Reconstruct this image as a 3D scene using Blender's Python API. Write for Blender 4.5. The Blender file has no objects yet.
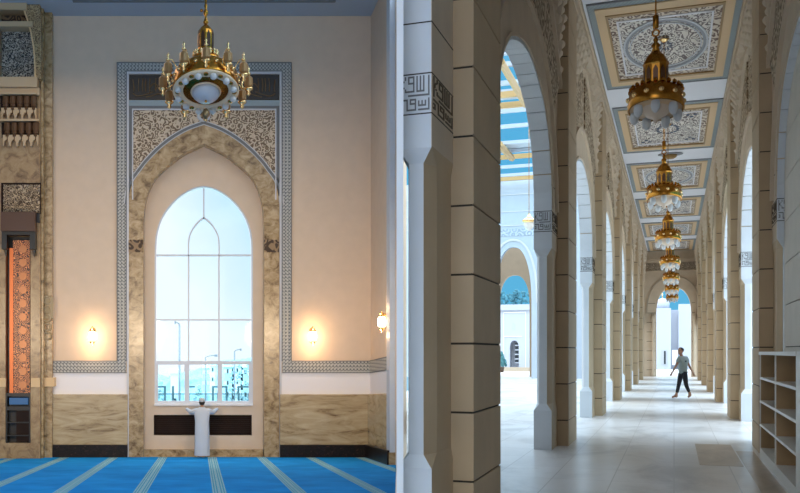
import bpy, bmesh, math, random
from mathutils import Vector, Matrix
from mathutils.geometry import tessellate_polygon
random.seed(7)
PI = math.pi
col = bpy.context.scene.collection
F = 1042.0; PX = 200.0; HY = 352.0; EYE = 1.5
TH = math.atan2(674.0 - PX, F); CT, ST = math.cos(TH), math.sin(TH)
# ---------------------------------------------------------------- materials
def newmat(name):
    m = bpy.data.materials.new(name); m.use_nodes = True
    nt = m.node_tree; b = nt.nodes['Principled BSDF']
    return m, nt, b
def node(nt, t, **kw):
    n = nt.nodes.new(t)
    for k, v in kw.items():
        if k.startswith('_'): setattr(n, k[1:], v)
        else: n.inputs[k.replace('__', ' ')].default_value = v
    return n
def ramp(nt, fac, stops, interp='LINEAR'):
    r = nt.nodes.new('ShaderNodeValToRGB'); r.color_ramp.interpolation = interp
    e = r.color_ramp.elements
    while len(e) < len(stops): e.new(0.5)
    for i, (p, c) in enumerate(stops):
        e[i].position = p; e[i].color = (*c, 1)
    nt.links.new(fac, r.inputs[0]); return r.outputs[0]
def coords(nt, scale=(1, 1, 1), out='Object'):
    t = nt.nodes.new('ShaderNodeTexCoord'); m = nt.nodes.new('ShaderNodeMapping')
    m.inputs['Scale'].default_value = scale
    nt.links.new(t.outputs[out], m.inputs[0]); return m.outputs[0]
def math_(nt, op, a, b=None, c=None):
    n = nt.nodes.new('ShaderNodeMath'); n.operation = op
    for i, v in enumerate((a, b, c)):
        if v is None: continue
        if isinstance(v, (int, float)): n.inputs[i].default_value = v
        else: nt.links.new(v, n.inputs[i])
    return n.outputs[0]
def bump(nt, b, h, strength=0.3, dist=0.02):
    n = node(nt, 'ShaderNodeBump', Strength=strength, Distance=dist)
    nt.links.new(h, n.inputs['Height']); nt.links.new(n.outputs[0], b.inputs['Normal'])
def plain(name, c, rough=0.6, metal=0.0, emit=None, es=0.0, var=0.0, sc=3.0, spec=0.5):
    m, nt, b = newmat(name)
    b.inputs['Base Color'].default_value = (*c, 1)
    b.inputs['Roughness'].default_value = rough; b.inputs['Metallic'].default_value = metal
    b.inputs['Specular IOR Level'].default_value = spec
    if emit: b.inputs['Emission Color'].default_value = (*emit, 1); b.inputs['Emission Strength'].default_value = es
    if var:
        n = node(nt, 'ShaderNodeTexNoise', Scale=sc, Detail=5.0)
        nt.links.new(coords(nt), n.inputs['Vector'])
        nt.links.new(ramp(nt, n.outputs[0], [(0.3, tuple(x*(1-var) for x in c)), (0.7, tuple(min(1, x*(1+var)) for x in c))]), b.inputs['Base Color'])
    return m
def marble(name, dark, mid, light, scale=(1, 1, 1), rough=0.2, s=1.2, detail=9, dist=1.5, spec=0.5, stops=(.3, .5, .72)):
    m, nt, b = newmat(name); v = coords(nt, scale)
    n = node(nt, 'ShaderNodeTexNoise', Scale=s, Detail=float(detail), Roughness=0.65, Distortion=dist)
    nt.links.new(v, n.inputs['Vector'])
    nt.links.new(ramp(nt, n.outputs[0], [(stops[0], dark), (stops[1], mid), (stops[2], light)]), b.inputs['Base Color'])
    b.inputs['Roughness'].default_value = rough; b.inputs['Specular IOR Level'].default_value = spec
    return m
def lace(name, ground, line, scale, kind='flor', rough=0.7, thr=0.5, squash=(1, 1, 1), accent=None, bmp=0.4):
    """all-over arabesque ornament: scrolls from a warped cell pattern, or a small geometric trellis"""
    m, nt, b = newmat(name); v = coords(nt, squash)
    if kind == 'flor':
        nz = node(nt, 'ShaderNodeTexNoise', Scale=scale*0.55, Detail=1.0)
        nt.links.new(v, nz.inputs['Vector'])
        mx = nt.nodes.new('ShaderNodeMix'); mx.data_type = 'VECTOR'; mx.inputs[0].default_value = 0.16
        nt.links.new(v, mx.inputs[4]); nt.links.new(nz.outputs['Color'], mx.inputs[5])
        vo = node(nt, 'ShaderNodeTexVoronoi', Scale=scale, _feature='F1')
        nt.links.new(mx.outputs[1], vo.inputs['Vector'])
        s = math_(nt, 'SINE', math_(nt, 'MULTIPLY', vo.outputs['Distance'], 15.0))
        f = math_(nt, 'MULTIPLY_ADD', s, 0.5, 0.5)
    else:
        sx = nt.nodes.new('ShaderNodeSeparateXYZ'); nt.links.new(v, sx.inputs[0])
        def w(a, b_, c_, k):
            q = math_(nt, 'ADD', math_(nt, 'MULTIPLY', sx.outputs[0], a), math_(nt, 'ADD', math_(nt, 'MULTIPLY', sx.outputs[1], b_), math_(nt, 'MULTIPLY', sx.outputs[2], c_)))
            return math_(nt, 'ABSOLUTE', math_(nt, 'SINE', math_(nt, 'MULTIPLY', q, k)))
        p = math_(nt, 'MULTIPLY', w(1, 1, 0, scale), w(0, 0, 1, scale))
        q = math_(nt, 'MULTIPLY', w(.7, .7, .7, scale*1.4), w(.7, .7, -.7, scale*1.4))
        f = math_(nt, 'ADD', math_(nt, 'MULTIPLY', p, .55), math_(nt, 'MULTIPLY', q, .75))
    stops = [(max(0, thr-.12), line), (min(1, thr+.12), ground)]
    if accent: stops.append((min(1, thr+.42), accent))
    nt.links.new(ramp(nt, f, stops), b.inputs['Base Color'])
    b.inputs['Roughness'].default_value = rough
    if bmp: bump(nt, b, f, bmp, 0.03)
    return m
M = {}
M['cream'] = plain('cream_plaster', (.66, .53, .41), .8, var=.03)
M['white'] = plain('white_paint', (.80, .78, .80), .6)
M['hceil'] = plain('pale_blue_ceiling_paint', (.40, .47, .55), .8)
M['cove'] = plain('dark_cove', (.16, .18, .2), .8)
M['hmarble'] = marble('veined_brown_marble', (.14, .08, .03), (.37, .255, .125), (.52, .39, .23), (1, 1, 1.3), .25, 3.6, dist=.7, stops=(.34, .5, .66))
M['dado'] = marble('sawn_travertine', (.17, .10, .045), (.43, .32, .175), (.54, .43, .27), (.45, .45, 2.2), .22, 1.7, stops=(.3, .47, .66))
M['granite'] = marble('black_granite', (.003, .002, .002), (.014, .007, .005), (.13, .06, .04), (1, 1, 1), .35, 12, spec=.25, stops=(.4, .58, .75))
M['border'] = lace('grey_trellis_border', (.46, .46, .43), (.13, .14, .15), 32.0, 'geo', thr=.42, bmp=0)
M['blue'] = plain('blue_grey_paint', (.30, .37, .40), .7)
M['steel'] = plain('slate_blue_paint', (.16, .17, .18), .7)
M['pale'] = plain('pale_lilac_moulding', (.56, .57, .60), .6)
M['floral'] = lace('cream_floral_relief', (.52, .43, .31), (.16, .11, .07), 8.5, thr=.42, accent=(.60, .50, .38))
M['dark'] = plain('dark_brown_panel', (.028, .022, .018), .5)
M['darkwood'] = plain('dark_wood', (.020, .009, .006), .6, var=.2, spec=.15)
M['gold'] = plain('gold', (.50, .22, .035), .27, 1.0, var=.25, sc=14)
M['goldp'] = plain('bright_brass', (.85, .58, .26), .25, 1.0)
M['frost'] = plain('frosted_glass', (.55, .54, .56), .35)
M['lampw'] = plain('frosted_lamp_glass', (.62, .60, .58), .3)
M['ringw'] = plain('white_enamel', (.78, .60, .40), .4)
M['bulb'] = plain('lit_lamp', (1, .9, .75), .4, emit=(1, .78, .5), es=14)
M['pvc'] = plain('white_window_frame', (.58, .62, .70), .4)
M['stone'] = plain('beige_sandstone', (.60, .475, .34), .75, var=.06, sc=2.5)
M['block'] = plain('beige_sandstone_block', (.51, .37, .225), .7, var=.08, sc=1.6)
M['joint'] = plain('dark_joint', (.05, .04, .03), .9)
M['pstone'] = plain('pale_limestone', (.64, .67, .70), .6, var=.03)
M['kufic'] = plain('grey_cut_lettering', (.16, .16, .16), .8)  # one even dark grey for the letters
M['kuficb'] = plain('brown_cut_lettering', (.12, .08, .045), .8)
M['relief'] = lace('sandstone_floral_relief', (.60, .47, .32), (.20, .13, .07), 6.5, thr=.42, bmp=.9)
M['wplaster'] = plain('white_plaster', (.86, .87, .92), .6)
M['tealb'] = lace('teal_trellis_band', (.33, .37, .37), (.17, .22, .24), 45., 'geo', thr=.4, bmp=0, squash=(1, .5, 1))
M['goldb'] = plain('ochre_gold_frame', (.72, .50, .27), .6)
M['goldd'] = plain('dark_gold_edge', (.38, .22, .07), .5)
M['arab'] = lace('arabesque_field', (.74, .68, .60), (.14, .10, .09), 10.5, thr=.36, squash=(1, .42, 1), bmp=0)
M['arab2'] = lace('rose_arabesque_border', (.70, .60, .48), (.16, .09, .06), 8.5, thr=.42, squash=(1, .5, 1), bmp=0)
M['navy'] = plain('navy_paint', (.03, .045, .09), .6)
M['greyring'] = plain('grey_painted_ring', (.25, .26, .28), .6)
M['white2'] = plain('white_building', (.43, .46, .53), .6)
M['orange'] = None
M['skin'] = plain('skin', (.36, .20, .13), .6)
M['hair'] = plain('black_hair', (.012, .010, .010), .6)
M['robe'] = plain('white_cotton', (.52, .57, .64), .85)
M['tee'] = plain('grey_green_cotton', (.25, .31, .31), .85)
M['trous'] = plain('black_cotton', (.012, .014, .02), .8)
M['shelfw'] = plain('pale_cream_laminate', (.72, .68, .62), .4)
M['shelfb'] = plain('tan_board', (.40, .26, .13), .6, var=.1)
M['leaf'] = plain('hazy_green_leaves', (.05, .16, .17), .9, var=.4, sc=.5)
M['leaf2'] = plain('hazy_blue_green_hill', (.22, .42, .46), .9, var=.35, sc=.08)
M['bark'] = plain('bark', (.1, .07, .05), .9)
M['lawn'] = plain('pale_green_lawn', (.42, .66, .58), .9, var=.1, sc=.2)
M['pgrey'] = plain('painted_steel', (.20, .24, .28), .5)
M['fence'] = plain('dark_fence', (.05, .10, .12), .5)
M['wpanel'] = plain('dark_glass', (.03, .04, .05), .15)
M['planter'] = plain('tan_stone_wall', (.42, .34, .25), .8)
M['timber'] = plain('golden_steel_beam', (.50, .30, .12), .5)
M['leaft'] = plain('hazed_teal_leaves', (.06, .20, .26), .9, var=.4, sc=.6)  # distance haze is put into this leaf colour
M['pcourt'] = plain('pale_blue_grey_render', (.42, .48, .56), .7, var=.02)
M['court2'] = plain('tan_sandstone', (.46, .33, .22), .7, var=.04)
M['blackm'] = plain('black_metal', (.01, .009, .009), .4)
M['screen'] = plain('blue_display', (.01, .05, .12), .3, emit=(.02, .16, .42), es=.35)
M['brownbox'] = plain('brown_lacquer', (.085, .036, .018), .45)
# glass panes
def glass(name, tint=(.9, .97, 1), refl=.015):
    m, nt, b = newmat(name); nt.nodes.remove(b)
    o = nt.nodes['Material Output']
    t = node(nt, 'ShaderNodeBsdfTransparent', Color=(*tint, 1)); g = node(nt, 'ShaderNodeBsdfGlossy', Roughness=.05)
    mx = nt.nodes.new('ShaderNodeMixShader'); mx.inputs[0].default_value = refl
    nt.links.new(t.outputs[0], mx.inputs[1]); nt.links.new(g.outputs[0], mx.inputs[2]); nt.links.new(mx.outputs[0], o.inputs[0])
    return m
M['glass'] = glass('window_glass')
# lit copper lattice of the mihrab column
def copper():
    m, nt, b = newmat('lit_copper_filigree'); v = coords(nt)
    vo = node(nt, 'ShaderNodeTexVoronoi', Scale=9.0); nt.links.new(v, vo.inputs['Vector'])
    f = math_(nt, 'MULTIPLY_ADD', math_(nt, 'SINE', math_(nt, 'MULTIPLY', vo.outputs['Distance'], 22.)), .5, .5)
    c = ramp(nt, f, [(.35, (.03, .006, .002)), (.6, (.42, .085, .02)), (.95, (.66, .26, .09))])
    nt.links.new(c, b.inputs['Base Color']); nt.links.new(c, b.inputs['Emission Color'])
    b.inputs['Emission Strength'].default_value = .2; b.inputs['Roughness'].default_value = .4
    return m
M['copper'] = copper()
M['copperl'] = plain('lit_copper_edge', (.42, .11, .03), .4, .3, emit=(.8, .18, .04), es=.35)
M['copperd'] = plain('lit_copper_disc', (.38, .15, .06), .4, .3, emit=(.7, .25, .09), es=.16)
# carpet: blue with pale prayer-row stripes, running to the wall
def carpet():
    m, nt, b = newmat('blue_prayer_carpet')
    t = nt.nodes.new('ShaderNodeTexCoord'); sx = nt.nodes.new('ShaderNodeSeparateXYZ'); nt.links.new(t.outputs['Object'], sx.inputs[0])
    x = sx.outputs[0]; y = sx.outputs[1]
    k = math_(nt, 'DIVIDE', math_(nt, 'ADD', x, 405*1.405 + 1.405/2 - .345), 1.405)
    fr = math_(nt, 'MULTIPLY', math_(nt, 'SUBTRACT', math_(nt, 'FRACT', k), .5), 1.405)   # metres from stripe centre
    d = math_(nt, 'ABSOLUTE', fr)
    stripe = math_(nt, 'LESS_THAN', d, .125)
    rows = math_(nt, 'GREATER_THAN', math_(nt, 'SINE', math_(nt, 'MULTIPLY', d, 130.)), .15)
    dots = math_(nt, 'GREATER_THAN', math_(nt, 'SINE', math_(nt, 'MULTIPLY', y, 30.)), -.5)
    pat = math_(nt, 'MULTIPLY', rows, dots)
    nz = node(nt, 'ShaderNodeTexNoise', Scale=1.3, Detail=4.); nt.links.new(t.outputs['Object'], nz.inputs['Vector'])
    blue = ramp(nt, nz.outputs[0], [(.3, (.004, .23, .62)), (.7, (.014, .34, .80))])
    c1 = nt.nodes.new('ShaderNodeMix'); c1.data_type = 'RGBA'; c1.inputs[6].default_value = (.10, .36, .50, 1); c1.inputs[7].default_value = (.50, .66, .66, 1)
    nt.links.new(pat, c1.inputs[0])
    c2 = nt.nodes.new('ShaderNodeMix'); c2.data_type = 'RGBA'
    nt.links.new(stripe, c2.inputs[0]); nt.links.new(blue, c2.inputs[6]); nt.links.new(c1.outputs[2], c2.inputs[7])
    nt.links.new(c2.outputs[2], b.inputs['Base Color']); b.inputs['Roughness'].default_value = .95; b.inputs['Specular IOR Level'].default_value = .1
    return m
M['carpet'] = carpet()
# polished white marble paving, large slabs
def paving():
    m, nt, b = newmat('polished_marble_paving'); v = coords(nt)
    br = node(nt, 'ShaderNodeTexBrick', Scale=1.0)
    br.offset = 0.0; br.inputs['Mortar Size'].default_value = .006; br.inputs['Brick Width'].default_value = .66; br.inputs['Row Height'].default_value = 1.3
    nt.links.new(v, br.inputs['Vector'])
    br.inputs['Color1'].default_value = (0, 0, 0, 1); br.inputs['Color2'].default_value = (1, 1, 1, 1); br.inputs['Mortar'].default_value = (.5, .5, .5, 1)
    n = node(nt, 'ShaderNodeTexNoise', Scale=.9, Detail=8., Roughness=.62, Distortion=1.2); nt.links.new(coords(nt, (1, .45, 1)), n.inputs['Vector'])
    n2 = node(nt, 'ShaderNodeTexNoise', Scale=.22, Detail=3.); nt.links.new(coords(nt, (1, .5, 1)), n2.inputs['Vector'])
    a = ramp(nt, n.outputs[0], [(.32, (.47, .45, .44)), (.5, (.71, .69, .68)), (.7, (.79, .77, .77))])
    warm = ramp(nt, n2.outputs[0], [(.5, (1, 1, 1)), (.75, (.88, .76, .62))])
    mx = nt.nodes.new('ShaderNodeMix'); mx.data_type = 'RGBA'; mx.blend_type = 'MULTIPLY'; mx.inputs[0].default_value = 1
    nt.links.new(a, mx.inputs[6]); nt.links.new(warm, mx.inputs[7])
    tone = ramp(nt, br.outputs['Color'], [(0, (.90, .90, .90)), (1, (1, 1, 1))])
    m2 = nt.nodes.new('ShaderNodeMix'); m2.data_type = 'RGBA'; m2.blend_type = 'MULTIPLY'; m2.inputs[0].default_value = 1
    nt.links.new(mx.outputs[2], m2.inputs[6]); nt.links.new(tone, m2.inputs[7])
    m3 = nt.nodes.new('ShaderNodeMix'); m3.data_type = 'RGBA'; nt.links.new(br.outputs['Fac'], m3.inputs[0])
    nt.links.new(m2.outputs[2], m3.inputs[6]); m3.inputs[7].default_value = (.45, .42, .40, 1)
    nt.links.new(m3.outputs[2], b.inputs['Base Color']); b.inputs['Roughness'].default_value = .28; b.inputs['Specular IOR Level'].default_value = .45
    return m
M['paving'] = paving()
M['slab'] = marble('brown_stained_marble', (.26, .18, .11), (.42, .31, .21), (.56, .46, .36), (1, .4, 1), .3, 1.4)
# ---------------------------------------------------------------- geometry helpers
class MB:
    def __init__(s): s.v = []; s.f = []; s.sm = []
    def add(s, vs, fs, smooth=False):
        o = len(s.v); s.v += [tuple(v) for v in vs]
        s.f += [tuple(i+o for i in f) for f in fs]; s.sm += [smooth]*len(fs); return s
    def box(s, x0, x1, y0, y1, z0, z1):
        vs = [(x, y, z) for x in (x0, x1) for y in (y0, y1) for z in (z0, z1)]
        return s.add(vs, [(0, 1, 3, 2), (4, 6, 7, 5), (0, 4, 5, 1), (2, 3, 7, 6), (0, 2, 6, 4), (1, 5, 7, 3)])
    def hexa(s, p):   # 8 points: bottom 4 ccw, top 4
        return s.add(p, [(3, 2, 1, 0), (4, 5, 6, 7), (0, 1, 5, 4), (1, 2, 6, 5), (2, 3, 7, 6), (3, 0, 4, 7)])
    def plate(s, loops, mp, d0, d1):
        """extrude a polygon with holes; mp(a, b, d) -> 3D point"""
        tris = tessellate_polygon([[Vector((a, b, 0)) for a, b in l] for l in loops])
        pts = [p for l in loops for p in l]; n = len(pts)
        vs = [mp(a, b, d0) for a, b in pts] + [mp(a, b, d1) for a, b in pts]
        fs = [tuple(t) for t in tris] + [tuple(i+n for i in reversed(t)) for t in tris]
        o = 0
        for l in loops:
            k = len(l)
            for i in range(k):
                j = (i+1) % k; fs.append((o+i, o+j, o+j+n, o+i+n))
            o += k
        return s.add(vs, fs)
    def strip(s, A, B, mp, d0, d1, closed=False):
        """band between two equally sampled curves, extruded"""
        n = len(A); vs = []
        for (a, b), (c, d) in zip(A, B): vs += [mp(a, b, d0), mp(c, d, d0), mp(c, d, d1), mp(a, b, d1)]
        fs = []
        for i in range(n if closed else n-1):
            j = (i+1) % n
            for k in range(4): fs.append((i*4+k, j*4+k, j*4+(k+1) % 4, i*4+(k+1) % 4))
        if not closed: fs += [(0, 1, 2, 3), tuple((n-1)*4+k for k in (3, 2, 1, 0))]
        return s.add(vs, fs)
    def lathe(s, prof, c=(0, 0, 0), seg=20, smooth=True, rot=None):
        vs = []; c = Vector(c)
        for r, z in prof:
            for i in range(seg):
                a = 2*PI*i/seg; p = Vector((r*math.cos(a), r*math.sin(a), z))
                if rot: p = rot @ p
                vs.append(p+c)
        fs = [(k*seg+i, k*seg+(i+1) % seg, (k+1)*seg+(i+1) % seg, (k+1)*seg+i) for k in range(len(prof)-1) for i in range(seg)]
        if prof[0][0] > 1e-4: fs.append(tuple(reversed(range(seg))))
        if prof[-1][0] > 1e-4: fs.append(tuple((len(prof)-1)*seg+i for i in range(seg)))
        return s.add(vs, fs, smooth)
    def tube(s, pts, r, seg=8, smooth=True):
        pts = [Vector(p) for p in pts]; n = len(pts); vs = []
        rs = r if isinstance(r, (list, tuple)) else [r]*n
        for i, p in enumerate(pts):
            t = (pts[min(i+1, n-1)]-pts[max(i-1, 0)]).normalized()
            u = t.orthogonal().normalized() if i == 0 else (u - t*u.dot(t)).normalized()
            w = t.cross(u)
            for k in range(seg):
                a = 2*PI*k/seg; vs.append(p+(u*math.cos(a)+w*math.sin(a))*rs[i])
        fs = [(i*seg+k, i*seg+(k+1) % seg, (i+1)*seg+(k+1) % seg, (i+1)*seg+k) for i in range(n-1) for k in range(seg)]
        fs += [tuple(reversed(range(seg))), tuple((n-1)*seg+k for k in range(seg))]
        return s.add(vs, fs, smooth)
    def torus(s, R, r, c=(0, 0, 0), rot=None, seg=24, ms=8):
        vs = []; c = Vector(c)
        for i in range(seg):
            a = 2*PI*i/seg
            for k in range(ms):
                b = 2*PI*k/ms; p = Vector(((R+r*math.cos(b))*math.cos(a), (R+r*math.cos(b))*math.sin(a), r*math.sin(b)))
                if rot: p = rot @ p
                vs.append(p+c)
        fs = [(i*ms+k, ((i+1) % seg)*ms+k, ((i+1) % seg)*ms+(k+1) % ms, i*ms+(k+1) % ms) for i in range(seg) for k in range(ms)]
        return s.add(vs, fs, True)
    def ball(s, c, r, sq=(1, 1, 1), seg=12, rings=8):
        prof = [(math.sin(PI*i/rings)*r, -math.cos(PI*i/rings)*r) for i in range(rings+1)]
        prof[0] = (1e-5, -r); prof[-1] = (1e-5, r)
        return s.lathe(prof, c, seg, True, Matrix.Diagonal(sq))
    def build(s, name, mat, parent=None, loc=(0, 0, 0), rz=0.0, bevel=0.0):
        me = bpy.data.meshes.new(name); me.from_pydata(s.v, [], s.f); me.update()
        bm = bmesh.new(); bm.from_mesh(me); bmesh.ops.recalc_face_normals(bm, faces=bm.faces); bm.to_mesh(me); bm.free()
        for p, q in zip(me.polygons, s.sm): p.use_smooth = q
        me.materials.append(M[mat] if isinstance(mat, str) else mat)
        o = bpy.data.objects.new(name, me); col.objects.link(o)
        o.location = loc; o.rotation_euler.z = rz
        if parent: o.parent = parent
        if bevel:
            b = o.modifiers.new('Bevel', 'BEVEL'); b.width = bevel; b.segments = 2; b.limit_method = 'ANGLE'
        return o
def thing(name, label, cat, loc=(0, 0, 0), rz=0.0, group=None):
    o = bpy.data.objects.new(name, None); col.objects.link(o); o.empty_display_size = .2
    o.location = loc; o.rotation_euler.z = rz
    return tag(o, label, cat, group)
def tag(o, label, cat, group=None):
    o['label'] = label; o['category'] = cat
    if group: o['group'] = group
    return o
def struct(o, label=None):
    o['kind'] = 'structure'
    if label: o['label'] = label
    return o
def copy_tree(o, parent=None):
    c = o.copy(); col.objects.link(c); c.parent = parent
    for ch in list(o.children): copy_tree(ch, c)
    return c
def lerp(a, b, t): return a+(b-a)*t
def interp(tab, x):
    if x <= tab[0][0]: return tab[0][1]
    for (a, b), (c, d) in zip(tab, tab[1:]):
        if x <= c: return lerp(b, d, (x-a)/(c-a))
    return tab[-1][1]
def smooth_curve(pts, n=6):
    """Catmull-Rom through points"""
    out = []
    P = [pts[0]]+pts+[pts[-1]]
    for i in range(1, len(P)-2):
        for k in range(n):
            t = k/n; r = []
            for d in (0, 1):
                a, b, c, e = P[i-1][d], P[i][d], P[i+1][d], P[i+2][d]
                r.append(.5*((2*b)+(-a+c)*t+(2*a-5*b+4*c-e)*t*t+(-a+3*b-3*c+e)*t**3))
            out.append(tuple(r))
    out.append(pts[-1]); return out
# ================================================================ THE PRAYER HALL
SL = 49.0/F                                # the hall floor falls gently towards the window wall
def hx(px, Y=30.0): return (px-PX)*Y/F
def hz(py, Y=30.0): return EYE+(HY-py)*Y/F
def floorz(Y): return -0.112-SL*Y
XZ = lambda a, b, d: (a, d, b)
def hrect(x0, x1, y0, y1, Y=30.0): return [(hx(x0, Y), hz(y1, Y)), (hx(x1, Y), hz(y1, Y)), (hx(x1, Y), hz(y0, Y)), (hx(x0, Y), hz(y0, Y))]
def hbox(mb, x0, x1, y0, y1, Y0, Y1, Y=30.0): return mb.box(hx(x0, Y), hx(x1, Y), Y0, Y1, hz(y1, Y), hz(y0, Y))
WX = hx(371)                               # the right side wall
# carpeted floor
xl, xr0, xr1 = -13., .1881*2., .1881*26.2
fl = MB()
poly = [(xl, -4.), (.3, -4.), (.3, 2.), (1.46, 7.9), (.1880*26.3, 26.3), (WX+.02, 26.3), (WX+.02, 30.0), (xl, 30.0)]
fl.plate([poly], lambda a, b, d: (a, b, floorz(b)+d), -.25, 0)
struct(fl.build('floor', 'carpet'), 'blue carpeted floor with pale prayer-row stripes')
# curves of the window arch (pixel offsets from its centre line, wall plane)
CX = 203.8
OUT = [(0, 125.5), (16, 131.4), (31, 140), (44, 150.3), (55.5, 162), (62.5, 171), (69.7, 181), (73.7, 191), (75.2, 204)]
INN = [(0, 144), (18.5, 152.8), (31, 161.8), (45.3, 174.5), (52.4, 185), (57.3, 198), (59.6, 211), (60.3, 224), (60.3, 230)]
GLS = [(0, 187.2), (8, 188.6), (16, 192.0), (24, 197.2), (31.5, 204.2), (38, 212.5), (43, 222), (46.4, 234), (47.6, 246), (47.8, 262)]
def arch_px(tab, bottom, n=5, dx=0.0, cx=CX):
    c = smooth_curve(tab, n)
    o = []
    for i, (a, b) in enumerate(c):
        p, q = c[max(0, i-1)], c[min(len(c)-1, i+1)]; tx, ty = q[0]-p[0], q[1]-p[1]; L = math.hypot(tx, ty) or 1
        nx, ny = ty/L, -tx/L
        if i == 0: o.append((0.0, b+dx*ny/max(.3, (1-nx*nx))))
        else: o.append((max(.02, a+dx*nx), b+dx*ny))
    r = [(cx+a, b) for a, b in o]+[(cx+c[-1][0]+dx, bottom)]
    l = [(2*cx-a, b) for a, b in reversed(r)]
    return l[:-1]+r if abs(r[0][0]-cx) < 1e-6 else l+r
def to_w(c, Y=30.0): return [(hx(a, Y), hz(b, Y)) for a, b in c]
BASE = 470.
outer = to_w(arch_px(OUT, BASE)); inner = to_w(arch_px(INN, BASE)); gl = to_w(arch_px(GLS, 405, dx=1.4), 30.43)
# back wall: cream plaster with the arch opening cut out
wl = [(hx(-200), -2.2), (WX+.3, -2.2), (WX+.3, 12.2), (hx(-200), 12.2)]
hole = to_w(arch_px(OUT, BASE, dx=-2.5)); hole[0] = (outer[0][0], -2.0); hole[-1] = (outer[-1][0], -2.0)
struct(MB().plate([wl, hole], XZ, 30.0, 30.75).build('wall_back', 'cream'), 'cream plaster wall around the arched window')
# inner recessed wall with window opening and the dark grille recess below it
rec = hrect(153, 252.6, 415.8, 436.6, 30.0)
pan = to_w(arch_px(OUT, BASE, dx=-3))
b_in = MB().plate([pan, gl, rec], XZ, 30.42, 30.72)
struct(b_in.build('wall_recess', 'cream'), 'cream recess wall inside the marble arch')
struct(MB().box(hx(150), hx(256), 30.73, 30.78, hz(440), hz(412)).build('trim_1', 'darkwood'), 'dark brown back of the low grille recess')
g = thing('wall_grille', 'dark brown slatted grille in the low recess under the arched window', 'grille', (hx(203), 30.5, hz(436.4)))
gm = MB()
w_ = hx(252.6)-hx(153); h_ = hz(415.8)-hz(436.6)
for (a, b, c, d) in ((-.5, .5, 0, .045), (-.5, .5, .955, 1), (-.5, -.488, 0, 1), (.488, .5, 0, 1)):
    gm.box(a*w_, b*w_, 0, .08, c*h_+.004, d*h_-.004)
gm.build('frame', 'darkwood', g)
gm = MB()
for i in range(9): gm.box(-.485*w_, .485*w_, .05, .10, h_*(.07+i*.1), h_*(.07+i*.1)+.045)
gm.build('slats', 'darkwood', g)
# marble arch surround
ar = MB().strip(outer, inner, XZ, 29.925, 30.42)
a_ = thing('marble_arch', 'brown veined marble arch framing the tall window', 'arch', (0, 0, 0))
ar.build('surround', 'hmarble', a_)
MB().box(hx(143.2), hx(263.6), 30.28, 30.42, hz(470), hz(450.6)).build('threshold', 'hmarble', a_)
for x0, x1 in ((128.8, 143.2), (264, 278.8)):
    MB().box(hx(x0), hx(x1), 29.905, 29.93, hz(252.5), hz(240)).build('carved_block', lace('carved_marble_'+str(x0), (.30, .20, .11), (.06, .035, .02), 5., thr=.5) if x0 < 200 else bpy.data.materials['carved_marble_128.8'], a_)
o2 = to_w(arch_px(OUT, 300, dx=4.6)); o1 = to_w(arch_px(OUT, 300, dx=.2)); om0 = to_w(arch_px(OUT, 300, dx=1.0)); om1 = to_w(arch_px(OUT, 300, dx=3.6))
# blue ornamental frame: rectangular surround with border, dark panels, spandrels
fr = thing('arch_frame', 'tall rectangular grey blue ornamental frame round the marble arch', 'frame', (0, 0, 0))
def bars(mb, x0, x1, yt, yb, w, wt, Y0, Y1):
    hbox(mb, x0, x0+w, yt, yb, Y0, Y1); hbox(mb, x1-w, x1, yt, yb, Y0, Y1); hbox(mb, x0+w, x1-w, yt, yt+wt, Y0, Y1)
bb = MB(); bars(bb, 117.6, 290.8, 63.6, 361.2, 8.4, 7.6, 29.94, 29.998)
bb.build('patterned_border', 'border', fr)
for (x0, x1, yt, w) in ((116.9, 291.5, 62.9, .8), (126, 282.4, 71.2, 1.0)):
    b1 = MB(); bars(b1, x0, x1, yt, 361.2, w, w, 29.915, 29.998); b1.build('edge_line', 'steel', fr)
b1 = MB(); bars(b1, 127.0, 281.4, 72.2, 457, 2.0, 2.4, 29.92, 29.998); b1.build('pale_moulding', 'pale', fr)
MB().plate([hrect(129, 279.4, 100.8, 106.3)], XZ, 29.93, 29.998).build('blue_band', 'blue', fr)
for x0, x1 in ((129.2, 165), (243.4, 279.2)):
    MB().plate([hrect(x0, x1, 75.2, 100)], XZ, 29.955, 29.998).build('dark_panel', 'dark', fr)
MB().plate([hrect(165, 243.4, 75.2, 100)], XZ, 29.955, 29.998).build('dark_panel', 'dark', fr)
# gilded calligraphy strokes on the dark panels
M['gilt'] = plain('dull_gilt', (.16, .09, .03), .5)
gs = MB()
def stroke(pts, w=.55, Y=29.94):
    gs.tube([(hx(a), Y, hz(b)) for a, b in smooth_curve(pts, 4)], w*.0288, 5)
for mx in (1, -1):
    gs = MB()
    X = lambda a: a if mx == 1 else 408-a
    for a in (139, 143, 146, 150, 156, 160): stroke([(X(a), 79), (X(a-.4), 86), (X(a-.2), 92)])
    stroke([(X(133), 94), (X(138), 96.5), (X(146), 95), (X(153), 92)]); stroke([(X(146), 97.5), (X(152), 96.3), (X(158), 94.3), (X(163), 95)])
    stroke([(X(133), 80), (X(134), 88), (X(133.5), 92)]); stroke([(X(150), 88), (X(154), 84), (X(158), 87), (X(155), 90)])
    gs.build('calligraphy', M['gilt'], fr)
b1 = MB(); bars(b1, 129.2, 279.2, 106.3, 196, 3.0, 3.0, 29.935, 29.998); b1.build('slate_border', 'steel', fr)
b1 = MB(); bars(b1, 132.2, 276.2, 109.3, 200, 1.2, 1.4, 29.91, 29.998); b1.build('pale_moulding', 'pale', fr)
sp = [(hx(133.4), hz(110.7))]+[(x, z) for x, z in o2 if z > hz(196)]+[(hx(275), hz(110.7))]
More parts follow.
